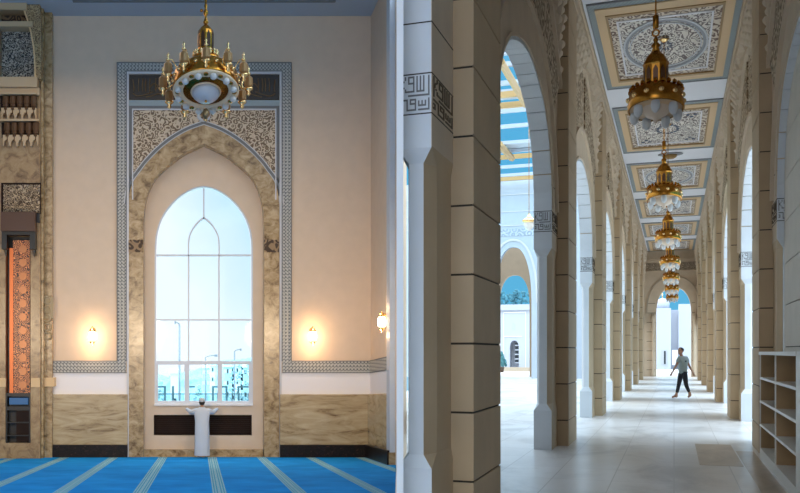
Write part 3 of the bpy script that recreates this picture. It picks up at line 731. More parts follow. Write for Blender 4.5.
def blob_tree(px, py_top, Y, w, zb, label, group, mat='leaf', name='tree', P=None):
    """irregular crown of many leaf clumps on a trunk"""
    if P is None: x, y, zt = hx(px, Y), Y, EYE+(HY-py_top)*Y/F
    else: x, y, zt = P
    t = thing(name, label, 'tree', (x, y, zb), random.uniform(0, 6), group)
    H = zt-zb; w = w*Y/F
    MB().tube([(0, 0, 0), (.04*w, 0, H*.35), (0, .03*w, H*.7)], [w*.07, w*.05, w*.02], 6).build('trunk', 'bark', t)
    mb = MB(); rnd = random.Random(int(px*10))
    for i in range(70):
        u = rnd.uniform(0, 1); a = rnd.uniform(0, 2*PI); rr = w*.5*math.sqrt(max(.05, 1-(2*u-1)**2))*rnd.uniform(.3, 1)
        c = (rr*math.cos(a), rr*math.sin(a), lerp(H*.35, H*.93, u)); r = w*rnd.uniform(.12, .2)
        vs = []; 
        for (p_, q_) in [(0, 90), (0, 30), (72, 30), (144, 30), (216, 30), (288, 30), (36, -30), (108, -30), (180, -30), (252, -30), (324, -30), (0, -90)]:
            p1, q1 = math.radians(p_), math.radians(q_); k = r*rnd.uniform(.7, 1.25)
            vs.append((c[0]+k*math.cos(p1)*math.cos(q1), c[1]+k*math.sin(p1)*math.cos(q1), c[2]+k*math.sin(q1)*.8))
        fs = [(0, 1, 2), (0, 2, 3), (0, 3, 4), (0, 4, 5), (0, 5, 1), (11, 7, 6), (11, 8, 7), (11, 9, 8), (11, 10, 9), (11, 6, 10)]
        fs += [(1, 6, 7), (1, 7, 2), (2, 7, 8), (2, 8, 3), (3, 8, 9), (3, 9, 4), (4, 9, 10), (4, 10, 5), (5, 10, 6), (5, 6, 1)]
        mb.add(vs, fs, True)
    mb.build('crown', mat, t); return t
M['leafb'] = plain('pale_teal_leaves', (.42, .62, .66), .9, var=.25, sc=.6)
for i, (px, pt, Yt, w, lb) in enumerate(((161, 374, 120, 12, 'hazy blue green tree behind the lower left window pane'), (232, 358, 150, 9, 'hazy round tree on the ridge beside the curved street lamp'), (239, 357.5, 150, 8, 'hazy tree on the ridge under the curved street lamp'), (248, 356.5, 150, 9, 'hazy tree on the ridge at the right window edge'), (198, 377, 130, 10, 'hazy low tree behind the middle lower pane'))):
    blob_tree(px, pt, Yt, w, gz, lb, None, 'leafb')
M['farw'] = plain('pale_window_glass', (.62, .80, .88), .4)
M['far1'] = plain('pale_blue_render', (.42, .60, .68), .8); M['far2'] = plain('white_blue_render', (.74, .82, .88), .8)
def block(px0, px1, py, Y, d, label, mat, floors=5, name='apartment_block'):
    t = thing(name, label, 'building', (hx((px0+px1)/2, Y), Y, gz))
    w = hx(px1, Y)-hx(px0, Y); H = EYE+(HY-py)*Y/F-gz
    MB().box(-w/2, w/2, 0, d, 0, H).build('walls', mat, t)
    MB().box(-w/2-.2, w/2+.2, -.2, d+.2, H, H+.4).build('roof', 'far2', t)
    wn = MB()
    nx = max(2, int(w/2.6))
    for j in range(floors):
        for i in range(nx):
            x = -w/2+(i+.5)*w/nx; z = H*(j+.45)/floors
            wn.box(x-.4, x+.4, -.06, 0, z, z+H/floors*.35)
    wn.build('windows', 'farw', t); return t
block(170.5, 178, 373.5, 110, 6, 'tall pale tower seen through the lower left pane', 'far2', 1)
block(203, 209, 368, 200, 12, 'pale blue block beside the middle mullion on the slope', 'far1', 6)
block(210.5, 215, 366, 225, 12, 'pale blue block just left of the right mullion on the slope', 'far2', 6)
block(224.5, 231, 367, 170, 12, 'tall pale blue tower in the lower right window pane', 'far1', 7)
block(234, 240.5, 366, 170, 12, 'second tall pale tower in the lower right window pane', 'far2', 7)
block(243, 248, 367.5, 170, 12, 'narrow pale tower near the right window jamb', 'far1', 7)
def street_lamp(px, py_top, Y, arm, label, zb=gz):
    t = thing('street_lamp', label, 'street lamp', (hx(px, Y), Y, zb))
    H = EYE+(HY-py_top)*Y/F-zb; k = Y/F
    MB().tube([(0, 0, 0), (0, 0, H*.6), (0, 0, H-2*k)], [.11, .09, .06], 8).build('pole', 'pgrey', t)
    MB().tube([(0, 0, H-2*k), (arm*.2*k, 0, H-.8*k), (arm*.55*k, 0, H), (arm*k, 0, H)], .05, 6).build('arm', 'pgrey', t)
    MB().box(min(arm*k, arm*k*.75), max(arm*k, arm*k*.75), -.15, .15, H-.12, H+.1).build('lamp_head', 'pgrey', t)
street_lamp(179.5, 322.5, 75, -5, 'tall grey street lamp standing in the left column of panes')
street_lamp(205.5, 355.5, 110, 12, 'low curved street lamp in the middle column of panes')
street_lamp(234.5, 349.5, 110, 7, 'curved street lamp in the right column of panes')
def boundary_fence():
    Y = 50.; t = thing('garden_fence', 'dark railing fence outside behind the window sill', 'fence', (0, Y, hz(414, Y)))
    z0 = hz(414, Y); H = hz(386, Y)-z0
    for i, (a, b) in enumerate(((186, 195), (213, 226), (156, 166), (238, 252))): MB().box(hx(a, Y), hx(b, Y), -.03, .03, H-.08, H).build('top_rail', 'fence', t)
    MB().box(hx(150, Y), hx(256, Y), -.03, .03, H*.70, H*.70+.05).build('lower_rail', 'fence', t)
    pk = MB()
    for i in range(90): x = hx(150+i*1.2, Y); pk.box(x-.011, x+.011, -.02, .02, -12, H*.7)
    pk.build('pickets', 'fence', t)
    for px in (156, 165, 173, 186.8, 213, 226.5, 238.5, 250): MB().box(hx(px, Y)-.05, hx(px, Y)+.05, -.05, .05, -12.2, H).build('post', 'fence', t)
boundary_fence()
o = MB().plate([[(-12., 31.4), (4.6, 31.4), (10.5, 52.), (-12., 52.)]], lambda a, b, d: (a, b, d), -3.2, -2.9).build('terrace', 'lawn'); struct(o, 'pale green terrace under the window')
# ================================================================ THE ARCADE (built in u, v; turned by TH)
RZ = -TH
def uvz(u, v, z=0): return (CT*u+ST*v, -ST*u+CT*v, z)
def pxu(px, v):
    r = (px-PX)/F; return v*(r*CT-ST)/(CT+ST*r)
def pz(py, u, v): return EYE+(HY-py)*(-ST*u+CT*v)/F
UL, UR = -1.53, 1.15            # pier faces to the corridor
P0, PER, PLEN = 8.9, 8.65, 1.5
NL = 7; VEND = 69.6; ZCE = EYE+6.2
JO = .85; JT = .263; JI = .17   # jamb length, arch thickness, set-back of arch wall from pier face
VZ_L = lambda a, b, d: (d, a, b)
HALF = (PER-PLEN-2*JO)/2+.02
AT = [(0, 5.35), (.2, 5.31), (.4, 5.22), (.625, 5.06), (.79, 4.80), (.88, 4.58), (.95, 4.28), (.985, 4.0), (1, 3.7)]
def archc(vc, off=0.0, zoff=None, n=40, zb=3.08):
    pts = []
    for i in range(n+1):
        a = -PI/2+PI*i/n; t = math.sin(a); z = interp(AT, abs(t))
        pts.append((vc+t*(HALF+off), z+(zoff if zoff is not None else off)*(1-abs(t)**3)))
    return [(pts[0][0], zb)]+pts+[(pts[-1][0], zb)]
# floor slabs
u0c, u1c = -1.0, 8.
fp = MB()
quad = [(1.56, 7.9), (5.2, 26.2), (5.35, 31.3), (10.9, 50.), (12., 60.), (26., 130.), (120., 130.), (60., 40.), (18., 2.), (2., -6.), (.35, -6), (.35, 2.)]
inv = lambda x, y: (CT*x-ST*y, ST*x+CT*y)
fp.plate([[inv(*p) for p in quad]], lambda a, b, d: (a, b, d), -.6, 0)
struct(fp.build('floor', 'paving', None, (0, 0, 0), RZ), 'pale polished marble paving of arcade and courtyard')
st = MB()
sA = []
for (px, py) in ((671, 443), (716, 443), (722, 463), (672, 464)):
    Y = EYE*F/(py-HY); X = (px-PX)*Y/F; sA.append(inv(X, Y))
for (v0, v1, ua, ub, m_) in ((15.75, 17.4, .02, .62, 'slab'),):
    pass
fs_ = tag(MB().box(-.26, .26, -1.75, 1.75, 0.0005, .003).build('paving_slab', 'slab', None, uvz(.57, 17.1, 0), RZ), 'brown stained marble slab in the pale floor before the shelf', 'floor slab')
fs_ = tag(MB().box(-.12, .12, -3.5, 3.5, 0.0005, .003).build('paving_slab', 'slab', None, uvz(.97, 14.2, 0), RZ), 'long narrow brown marble strip along the foot of the shelf', 'floor slab')
# ---- piers
BH = .581; J0 = .409
def blocks(mb, x0, x1, y0, y1, z0, z1, g=.009):
    zs = [z0]; k = 0
    while J0+BH*k < z1-.05:
        if J0+BH*k > z0+.05: zs.append(J0+BH*k)
        k += 1
    zs.append(z1)
    for a, b_ in zip(zs, zs[1:]): mb.box(x0, x1, y0, y1, a+(g if a > z0 else 0), b_-(g if b_ < z1 else 0))
    return mb
KUF = ["#..#.####.#.#.#..#",
       "#..#.#..#.#.#.#..#",
       "#.#..#..#.#.#.#..#",
       "##...####.#.#.#..#",
       "##......#.#.#.#..#",
       "#.#.....#.#.#.#..#",
       "#..#....#.#.#.#..#",
       "#..######.#####..#",
       "#................#",
       "#....#############",
       "..................",
       "#####.####.......#",
       "....#.#..#.#.#.#.#",
       "##..#.####.#.#.#.#",
       ".#..#....#.#####.#",
       "##..#....#.......#",
       "....######.#######"]
def kufic(w, h):
    mb = MB(); nr = len(KUF); nc = len(KUF[0]); cw = w/nc; chh = h/nr
    for r, row in enumerate(KUF):
        c = 0
        while c < nc:
            if row[c] == '#':
                e = c
                while e < nc and row[e] == '#': e += 1
                mb.box(c*cw+cw*.12, e*cw-cw*.12, -.006, .0, h-(r+1)*chh+chh*.1, h-r*chh-chh*.1); c = e
            else: c += 1
        # join strokes vertically
    for r in range(nr-1):
        for c in range(nc):
            if KUF[r][c] == '#' and KUF[r+1][c] == '#': mb.box(c*cw+cw*.12, (c+1)*cw-cw*.12, -.006, 0, h-(r+1)*chh-chh*.15, h-(r+1)*chh+chh*.15)
    return mb
def jamb(parent, side, near):
    """slender chamfered shaft on a square pedestal, carrying the arch. side -1 left arcade, +1 right"""
    # x range measured from pier face: back face (court) to corridor face of the arch wall
    fx = -side*0; a0 = side*JI; a1 = side*(JI+JT); xa, xb = min(a0, a1), max(a0, a1)
    y0, y1 = (-JO, 0) if near else (PLEN, PLEN+JO)
    mb = MB()
    mb.box(xa, xb, y0, y1, 0, .60)
    c = .055; cy = .22
    # shaft outline with chamfered corners at the free end
    def outl(k):
        i = .018*k; cc = c*k+.002; ccy = cy*k+.004
        if near: return [(xa+i, y1), (xa+i, y0+i*3+ccy), (xa+i+cc, y0+i*3), (xb-i-cc, y0+i*3), (xb-i, y0+i*3+ccy), (xb-i, y1)]
        return [(xa+i, y0), (xb-i, y0), (xb-i, y1-i*3-ccy), (xb-i-cc, y1-i*3), (xa+i+cc, y1-i*3), (xa+i, y1-i*3-ccy)]
    lv = [(.60, 0), (.70, 1), (2.97, 1), (3.08, 0), (3.09, 0)]
    vs = []; n = 6
    for z, k in lv: vs += [(x, y, z) for x, y in outl(k)]
    fs = [(j*n+i, j*n+(i+1) % n, (j+1)*n+(i+1) % n, (j+1)*n+i) for j in range(len(lv)-1) for i in range(n)]
    fs += [tuple(range(n)), tuple((len(lv)-1)*n+i for i in range(n))]
    mb.add(vs, fs)
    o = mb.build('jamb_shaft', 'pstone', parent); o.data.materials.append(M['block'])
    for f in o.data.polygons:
        if f.normal.x*(-side) > .5: f.material_index = 1  # corridor-side faces take the darker stone, painting in their shade
    return o
def pier(side, label, v, first=False):
    u = UL if side < 0 else UR
    t = thing('stone_pier', label, 'pier', uvz(u, v), RZ, 'stone piers of the left arcade' if side < 0 else 'stone piers of the right arcade')
    x0, x1 = (-.43, 0) if side < 0 else (0, .43)
    p_ = MB(); blocks(p_, x0, x1, 0, PLEN, 0, ZCE-.02)
    p_.build('pillar_blocks', 'block', t)
    MB().box(x0+.015, x1-.015, .015, PLEN-.015, 0.01, ZCE-.03).build('joint_core', 'joint', t)
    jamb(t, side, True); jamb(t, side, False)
    # calligraphy bands on the arch wall above the shafts
    for near in (True, False):
        yy = -JO if near else PLEN+JO
        k = kufic(JT-.03, .27)
        o = k.build('calligraphy_panel', 'kufic', t)
        if near: o.location = ((-JI-JT+.015) if side < 0 else JI+.015, yy-.001, 3.37)
        else:
            o.location = ((-JI-.015) if side < 0 else JI+JT-.015, yy+.001, 3.37); o.rotation_euler.z = PI
    k = kufic(JO-.08, .27); o = k.build('calligraphy_panel', 'kuficb', t)
    if side < 0: o.rotation_euler.z = PI/2; o.location = (-JI+.001, -JO+.04, 3.37)
    else: o.rotation_euler.z = -PI/2; o.location = (JI-.001, -.04, 3.37)
    ln = MB()
    for z in (3.345, 3.655, 4.05, 4.62 if False else 4.05):
        if side < 0: ln.box(-JI-JT-.002, -JI+.002, -JO-.002, 0, z-.005, z+.005)
        else: ln.box(JI-.002, JI+JT+.002, -JO-.002, 0, z-.005, z+.005)
    ln.build('joint_lines', 'joint', t)
    fc = MB()
    xa, xb = (-JI-JT, -JI-.004) if side < 0 else (JI+.004, JI+JT)
    fc.box(xa, xb, -JO-.0008, -JO+.05, 3.09, 4.0) if not first else fc.box(xa, xb, -JO-.0008, -JO+.05, 3.09, ZCE-.4)
    fc.build('pale_facing', 'pstone', t)
    return t
ordn = ['first', 'second', 'third', 'fourth', 'fifth', 'sixth', 'seventh']
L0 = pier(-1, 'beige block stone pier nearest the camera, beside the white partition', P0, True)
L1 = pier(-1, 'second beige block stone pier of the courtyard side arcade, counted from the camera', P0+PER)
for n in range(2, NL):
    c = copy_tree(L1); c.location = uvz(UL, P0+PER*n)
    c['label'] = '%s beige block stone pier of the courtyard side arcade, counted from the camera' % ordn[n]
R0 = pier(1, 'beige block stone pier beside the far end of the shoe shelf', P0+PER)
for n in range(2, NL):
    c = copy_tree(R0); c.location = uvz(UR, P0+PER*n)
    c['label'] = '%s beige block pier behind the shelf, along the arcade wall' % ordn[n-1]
# ---- arcade walls with arches
def arcade(side, n0, n1, vs0, ve, name, lab):
    ua = (UL-JI) if side < 0 else (UR+JI); ub = ua+side*JT
    top = ZCE
    out = [(vs0, 3.09), (vs0, top), (ve, top), (ve, 3.09)]
    pts = []
    cents = []
    for n in range(n1, n0-1, -1):
        vc = P0+PER*n+PLEN+(PER-PLEN)/2; cents.append(vc)
        c = archc(vc, .045, .045, zb=3.09)
        pts += c[::-1]
    w = MB().plate([out+pts], VZ_L, min(ua, ub), max(ua, ub))
    W_ = w.build(name, 'stone', None, (0, 0, 0), RZ); struct(W_, lab)
    fu = ua                               # corridor face
    s = -side                             # outward direction towards the corridor
    for vc in cents:
        A = archc(vc, 0, 0); Bc = archc(vc, .045, .045)
        so = MB(); i = 0
        # voussoir lining, each stone apart from the next
        L = [0]
        for k in range(1, len(A)): L.append(L[-1]+math.dist(A[k], A[k-1]))
        def at(C, d):
            for k in range(1, len(L)):
                if d <= L[k]+1e-9:
                    t = (d-L[k-1])/max(1e-9, L[k]-L[k-1]); return (lerp(C[k-1][0], C[k][0], t), lerp(C[k-1][1], C[k][1], t))
            return C[-1]
        tot = L[-1]; nb = 22
        for q in range(nb):
            d0, d1 = tot*q/nb+.010, tot*(q+1)/nb-.010; m = 4
            so.strip([at(A, lerp(d0, d1, j/m)) for j in range(m+1)], [at(Bc, lerp(d0, d1, j/m)) for j in range(m+1)], VZ_L, min(ua, ub)+.002, max(ua, ub)-.002)
        so.build('arch_lining', 'block' if side > 0 and vc < P0 else 'pstone', W_)
        # moulding, floral relief, stalactites
        A1 = archc(vc, .50, .60, zb=4.2)[1:-1]; A2 = archc(vc, .56, .66, zb=4.2)[1:-1]
        lim = PER/2-PLEN/2-.02
        A1 = [(max(vc-lim, min(vc+lim, a)), b) for a, b in A1]; A2 = [(max(vc-lim, min(vc+lim, a)), b) for a, b in A2]
        MB().strip(A1, A2, VZ_L, min(fu, fu+s*.05), max(fu, fu+s*.05)).build('arch_moulding', 'stone', W_)
        MB().strip(archc(vc, .05, .05)[1:-1], archc(vc, .09, .09)[1:-1], VZ_L, min(fu, fu+s*.02), max(fu, fu+s*.02)).build('arch_moulding', 'stone', W_)
        C = [(vc+lim*math.sin(-PI/2+PI*i/40), 5.75+1.5*(1-abs(math.sin(-PI/2+PI*i/40))**1.7)) for i in range(41)]
        for sg in (-1, 1):
            a_pts = [(a, b+.08) for a, b in A2 if (a-vc)*sg >= .25 and b > 4.9]
            c_pts = [(a, min(b, 7.2)) for a, b in C if (a-vc)*sg >= .25]
            poly = a_pts+c_pts[::-1]
            MB().plate([poly], VZ_L, min(fu, fu+s*.03), max(fu, fu+s*.03)).build('floral_spandrel', 'relief', W_)
        MB().strip([(a, min(b-.05, 7.2)) for a, b in C], [(a, min(b+.05, 7.28)) for a, b in C], VZ_L, min(fu, fu+s*.08), max(fu, fu+s*.08)).build('outer_moulding', 'stone', W_)
        for sg in (-1, 1):
            mq = MB(); dv, dz = .44, .20
            for r in range(8):
                z = 5.78+r*dz; outp = .09+.11*(r/7.)
                for i in range(14):
                    d = lim-dv*(i+.5*(r % 2)) - dv*.4
                    if d < .2: continue
                    ze = 5.75+1.5*(1-(d/lim)**1.7)
                    if z+dz*.6 < ze or z+dz > 7.42: continue
                    v = vc+sg*d
                    # one stalactite cell: a pendant over a hollow
                    mq.add([(fu, v-dv*.48, z+dz), (fu+s*outp, v-dv*.38, z+dz), (fu+s*(outp+.02), v, z+dz), (fu+s*outp, v+dv*.38, z+dz), (fu, v+dv*.48, z+dz),
                            (fu, v-dv*.3, z+dz*.45), (fu+s*outp*.72, v, z+dz*.5), (fu, v+dv*.3, z+dz*.45), (fu+s*outp*.45, v, z-dz*.15)],
                           [(0, 1, 2, 3, 4), (0, 5, 6, 1), (1, 6, 2), (2, 6, 3), (3, 6, 7, 4), (5, 8, 6), (6, 8, 7), (5, 7, 8), (0, 4, 7, 5)])
            mq.build('stalactites', 'stone', W_)
    # cornice under the ceiling
    cb = MB()
    u_in = UL if side < 0 else UR
    cb.box(min(fu, u_in+s*.02), max(fu, u_in+s*.02), vs0, ve, ZCE-.33, ZCE-.005)
    cb.box(min(fu, u_in+s*.05), max(fu, u_in+s*.05), vs0, ve, ZCE-.12, ZCE-.004)
    cb.build('cornice', 'stone', W_)
    return W_
arcade(-1, 0, NL-1, P0-JO, VEND, 'wall_left', 'sandstone arcade wall on the courtyard side')
arcade(1, -1, NL-1, P0-PER+.3, VEND, 'wall_right', 'sandstone arcade wall behind the shelf')
# recessed block wall closing the first right bay
nb_ = MB(); blocks(nb_, UR+.26, UR+.60, 2., P0+PER-.84, 0, 7.4, .006)
struct(nb_.build('wall_niche', plain('warm_pale_stone', (.66, .61, .54), .7, var=.04), None, (0, 0, 0), RZ), 'pale block wall closing the bay behind the shelf')
struct(MB().box(UR+.275, UR+.5, 2.1, P0+PER-.86, 0, 7.3).build('wall_niche_core', 'joint', None, (0, 0, 0), RZ))
# ceiling slab
cs_ = MB().box(-1.75, 1.4, 1.0, VEND+.3, ZCE, ZCE+.3)
struct(cs_.build('ceiling', 'wplaster', None, (0, 0, 0), RZ), 'white plaster ceiling of the arcade')
# painted coffers
def coffer(n, style, label):
    vc = P0+PER*n+PLEN/2+PER/2+.42; uc = (UL+UR)/2+.03; hw, hl = 1.27, 3.28
    t = thing('ceiling_coffer', label, 'ceiling panel', uvz(uc, vc, ZCE), RZ, 'painted ceiling coffers of the arcade')
    def fr(x, y, w, wy, z0, z1, mat, nm):
        mb = MB()
        mb.box(-x, -x+w, -y, y, z0, z1); mb.box(x-w, x, -y, y, z0, z1); mb.box(-x+w, x-w, -y, -y+wy, z0, z1); mb.box(-x+w, x-w, y-wy, y, z0, z1)
        return mb.build(nm, mat, t)
    fr(hw, hl, .02, .05, -.035, -.001, 'greyring', 'outer_bead')
    fr(hw-.02, hl-.05, .10, .26, -.02, -.001, 'tealb', 'teal_border')
    fr(hw-.12, hl-.31, .16, .40, -.04, -.001, 'goldb', 'gold_frame')
    fr(hw-.28, hl-.71, .035, .14, -.055, -.001, 'goldd', 'gold_step')
    fr(hw-.315, hl-.85, .13, .33, -.02, -.001, 'arab2', 'scroll_border')
    fr(hw-.445, hl-1.18, .035, .10, -.035, -.001, 'white', 'white_fillet')
    fx, fy = hw-.48, hl-1.28
    MB().box(-fx, fx, -fy, fy, -.015, -.001).build('arabesque_field', 'arab', t)
    def ell(a, b, w, wy, z, mat, nm, seg=48):
        A = [((a)*math.cos(2*PI*i/seg), b*math.sin(2*PI*i/seg)) for i in range(seg)]; B = [((a-w)*math.cos(2*PI*i/seg), (b-wy)*math.sin(2*PI*i/seg)) for i in range(seg)]
        MB().strip(A, B, lambda p, q, d: (p, q, d), z, -.014, True).build(nm, mat, t)
    if style == 0:
        ell(fx*.99, fy*.97, .035, .09, -.03, 'pale', 'medallion_ring'); ell(fx*.94, fy*.92, .05, .13, -.026, 'greyring', 'medallion_ring'); ell(fx*.84, fy*.82, .02, .06, -.03, 'pale', 'medallion_ring')
        rs = MB()
        for i in range(12):
            a = 2*PI*i/12
            vs = [(r*math.cos(a+d), r*2.5*math.sin(a+d), -.02) for r, d in ((.05, 0), (.10, -.17), (.17, 0), (.10, .17))]
            vs += [(x, y, -.014) for x, y, z in vs]
            rs.add(vs, [(0, 1, 2, 3), (4, 7, 6, 5), (0, 4, 5, 1), (1, 5, 6, 2), (2, 6, 7, 3), (3, 7, 4, 0)])
        rs.build('navy_rosette', 'navy', t)
    else:
        rs = MB()
        for i in range(16):
            a = 2*PI*i/16; r = .26
            MB().lathe([(.045, -.022), (.045, -.014)], (r*math.cos(a), r*2.2*math.sin(a), 0), 8, False, Matrix.Diagonal((1, 2, 1))).build('painted_dot', 'navy', t)
        for sx in (-1, 1):
            for sy in (-1, 1):
                for q in range(3):
                    MB().lathe([(.035, -.022), (.035, -.014)], (sx*(fx-.12-q*.09), sy*(fy-.3-(q % 2)*.25), 0), 6, False, Matrix.Diagonal((1.5, 3, 1))).build('painted_leaf', 'navy', t)
    return t
cl_ = ['nearest painted ceiling coffer with round medallion, above the first corridor chandelier', 'painted ceiling coffer with star field, second in the corridor', 'painted ceiling coffer with small round medallion, third in the corridor', 'painted ceiling coffer, fourth in the corridor', 'painted ceiling coffer, fifth in the corridor', 'painted ceiling coffer, last but one before the end wall', 'painted ceiling coffer nearest the end wall']
for n in range(0, 7):
    coffer(n, (n+1) % 2, ['painted ceiling coffer at the arcade mouth above the frame', *cl_[0:6]][n])
# corridor chandeliers
def arcade_chandelier():
    v = P0+PLEN/2+PER/2; u = pxu(655.8, v); Y = -ST*u+CT*v; k = Y/F
    z0 = EYE+(HY-103)*k
    Z = lambda py: (103-py)*k
    t = thing('chandelier', 'nearest and largest gold mosque lantern chandelier of the arcade', 'chandelier', uvz(u, v, z0), RZ, 'gold chandeliers in a row along the arcade')
    MB().tube([(0, 0, Z(16)), (0, 0, ZCE-z0-.06)], .009, 8).build('rod', 'gold', t)
    MB().lathe([(.03, -.06), (.07, -.02), (.10, .0)], (0, 0, ZCE-z0-.065), 14).build('ceiling_rose', 'goldp', t)
    MB().lathe([(.01, Z(29)), (.034, Z(28)), (.034, Z(16)), (.012, Z(14.5))], seg=12).torus(.038, .011, (0, 0, Z(33)), Matrix.Rotation(PI/2, 3, 'X'), 18, 8).build('coupler', 'gold', t)
    MB().lathe([(.05, Z(52)), (.035, Z(48)), (.055, Z(45.5)), (.02, Z(42)), (.03, Z(40)), (.012, Z(36.5))], seg=12).build('finial', 'gold', t)
    MB().lathe([(.15, Z(86)), (.142, Z(83)), (.142, Z(66)), (.15, Z(64.5)), (.135, Z(61.5)), (.10, Z(56)), (.05, Z(51.5)), (.02, Z(50))], seg=10, smooth=False).build('dome', 'gold', t)
    wn = MB()
    for i in range(10):
        R = Matrix.Rotation(PI/10+i*PI/5, 3, 'Z')
        vs = [R @ Vector((.1375, y, z)) for y, z in ((-.028, Z(82)), (.028, Z(82)), (.028, Z(71)), (0, Z(67)), (-.028, Z(71)))]
        wn.add(vs, [(0, 1, 2, 3, 4)])
    wn.build('dome_windows', 'amberd', t)
    R = Matrix.Rotation(math.radians(-14), 3, 'X')
    def rot(o): o.rotation_euler.x = math.radians(-14); return o
    q = 26*k
    rb = MB().lathe([(.14, .19), (.24, .17), (q*.88, .15), (q*.96, .13), (q*.97, .05), (q, .0), (q*1.01, -.09), (q*.95, -.10), (q*.94, 0), (q*.9, .12)], seg=32)
    rot(rb.build('ring_band', 'gold', t))
    li = MB().lathe([(q*.93, -.09), (q*.92, .0), (q*.86, .1), (.12, .14)], seg=32); rot(li.build('ring_lining', 'lining', t))
    cr = MB()
    for i in range(24):
        a = 2*PI*i/24; cr.lathe([(.026, 0), (.026, .03), (1e-4, .06)], (q*.92*math.cos(a), q*.92*math.sin(a), .145), 5, False)
    rot(cr.build('crenellations', 'gold', t))
    js = MB()
    for i in range(12):
        a = 2*PI*(i+.4)/12; js = MB().ball((q*.98*math.cos(a), q*.98*math.sin(a), .03), .035); rot(js.build('jewel', 'goldp', t))
    bw = MB().lathe([(.17, .06), (.185, -.02), (.17, -.1), (.11, -.17), (.04, -.2), (.02, -.26), (1e-4, -.28)], seg=20); rot(bw.build('glass_bowl', 'bowlc', t))
    for i in range(7):
        a = 2*PI*(i+.25)/7; x, y = .25*math.cos(a), .25*math.sin(a)
        lt = MB().lathe([(.02, .04), (.03, -.0), (.048, -.04), (.053, -.09), (.043, -.14), (.018, -.17), (1e-4, -.175)], R @ Vector((x, y, -.06)), 12)
        L_ = lt.build('glass_tulip', 'lampw2', t)
        MB().lathe([(.012, .2), (.014, .06), (.035, .03), (.03, 0)], R @ Vector((x, y, -.07)), 8).build('socket', 'goldp', L_)
    return t, u, v
M['amberd'] = plain('brown_glass', (.14, .055, .02), .3, .3)
M['lining'] = plain('warm_cream_lining', (.72, .50, .30), .5)
M['bowlc'] = plain('cream_glass_bowl', (.70, .55, .42), .35)
M['lampw2'] = plain('white_tulip_glass', (.60, .60, .60), .3)
C0, cu, cvv = arcade_chandelier()
cn = ['', 'second gold chandelier in the arcade row, hanging just behind the nearest', 'third gold chandelier in the arcade row, hanging mid corridor', 'fourth gold chandelier in the arcade row, small in the distance', 'fifth gold chandelier in the arcade row, before the lettered end wall', 'sixth gold chandelier in the arcade row, above the far archway', 'last gold chandelier of the arcade row, against the far sky']
for n in range(1, 7):
    c = copy_tree(C0); p = uvz(pxu([0, 664, 668, 670, 671, 671.8, 672.2][n], cvv+8.4*n), cvv+8.4*n); c.location = (p[0], p[1], C0.location.z); c['label'] = cn[n]
# dome fixture on the beam between the coffers
df = thing('ceiling_speaker', 'round grey bronze ceiling fitting on the beam behind the second chandelier', 'ceiling fitting', uvz(-.1, 35.8, ZCE), RZ)
MB().lathe([(.30, -.03), (.36, -.015), (.36, -.001)], seg=24).build('flange', 'greyring', df)
MB().lathe([(1e-4, -.16), (.1, -.15), (.17, -.10), (.2, -.03)], seg=20).build('dome', 'goldd', df)
# ---- end wall with pointed archway
ve = VEND; cen = pxu(673.6, ve)
ew = [(-3.2, 0), (-3.2, 8.2), (3.2, 8.2), (3.2, 0)]
UZ = lambda a, b, d: (a, d, b)
def pt_arch(cx, half, zs, za, zb=0, n=14):
    r = [(cx+half*math.cos(PI/2*i/n)**.85, zs+(za-zs)*math.sin(PI/2*i/n)**.92) for i in range(n)]+[(cx, za)]
    l = [(2*cx-a, b) for a, b in reversed(r[:-1])]
    return [(cx+half, zb)]+r+l+[(cx-half, zb)]
def edge_u(px): return pxu(px, ve)
hE = (edge_u(691)-edge_u(656))/2
zE = lambda py: pz(py, cen, ve)
door = pt_arch(cen, hE, zE(313), zE(287))
EW = MB().plate([ew[:3]+[(3.2, 0), (cen+hE, 0)]+door[1:-1]+[(cen-hE, 0)]], UZ, ve, ve+.9).build('wall_end', 'stone', None, (0, 0, 0), RZ)
struct(EW, 'sandstone end wall of the arcade with pointed archway')
m1 = pt_arch(cen, hE+.5, zE(313), zE(277), zE(313)); m2 = pt_arch(cen, hE+.58, zE(313), zE(276), zE(313))
MB().strip(m1, m2, UZ, ve-.07, ve-.005).build('arch_moulding', 'planter', EW)
def hrule(py, h, ea=-1.62, eb=1.42, d=.06, mat='stone'): 
    return MB().box(ea, eb, ve-d, ve-.004, zE(py), zE(py)+h).build('string_course', mat, EW)
hrule(259, .06); hrule(271, .06)
kb = MB(); w_e = 2.86
for i in range(9):
    k = kufic(.29, .48)
    kb.add([(x+(-1.54+i*.325), y+ve-.02, z+zE(270.2)) for x, y, z in k.v], k.f)
kb.build('calligraphy_frieze', 'kuficb', EW)
for sg in (-1, 1):
    x = cen+sg*(hE+.16)
    MB().lathe([(.11, 0), (.11, .2), (.075, .28), (.075, zE(316)-.35), (.11, zE(316)-.25), (.13, zE(314))], (x, ve-.15, 0), 10).build('colonnette', 'stone', EW)
jl = MB()
for kx in range(8):
    z = J0+BH*kx
    for a, b_ in ((-1.53, cen-hE-.05), (cen+hE+.05, 1.15)): jl.box(a, b_, ve-.004, ve-.001, z-.012, z+.012)
jl.build('joint_lines', 'joint', EW)
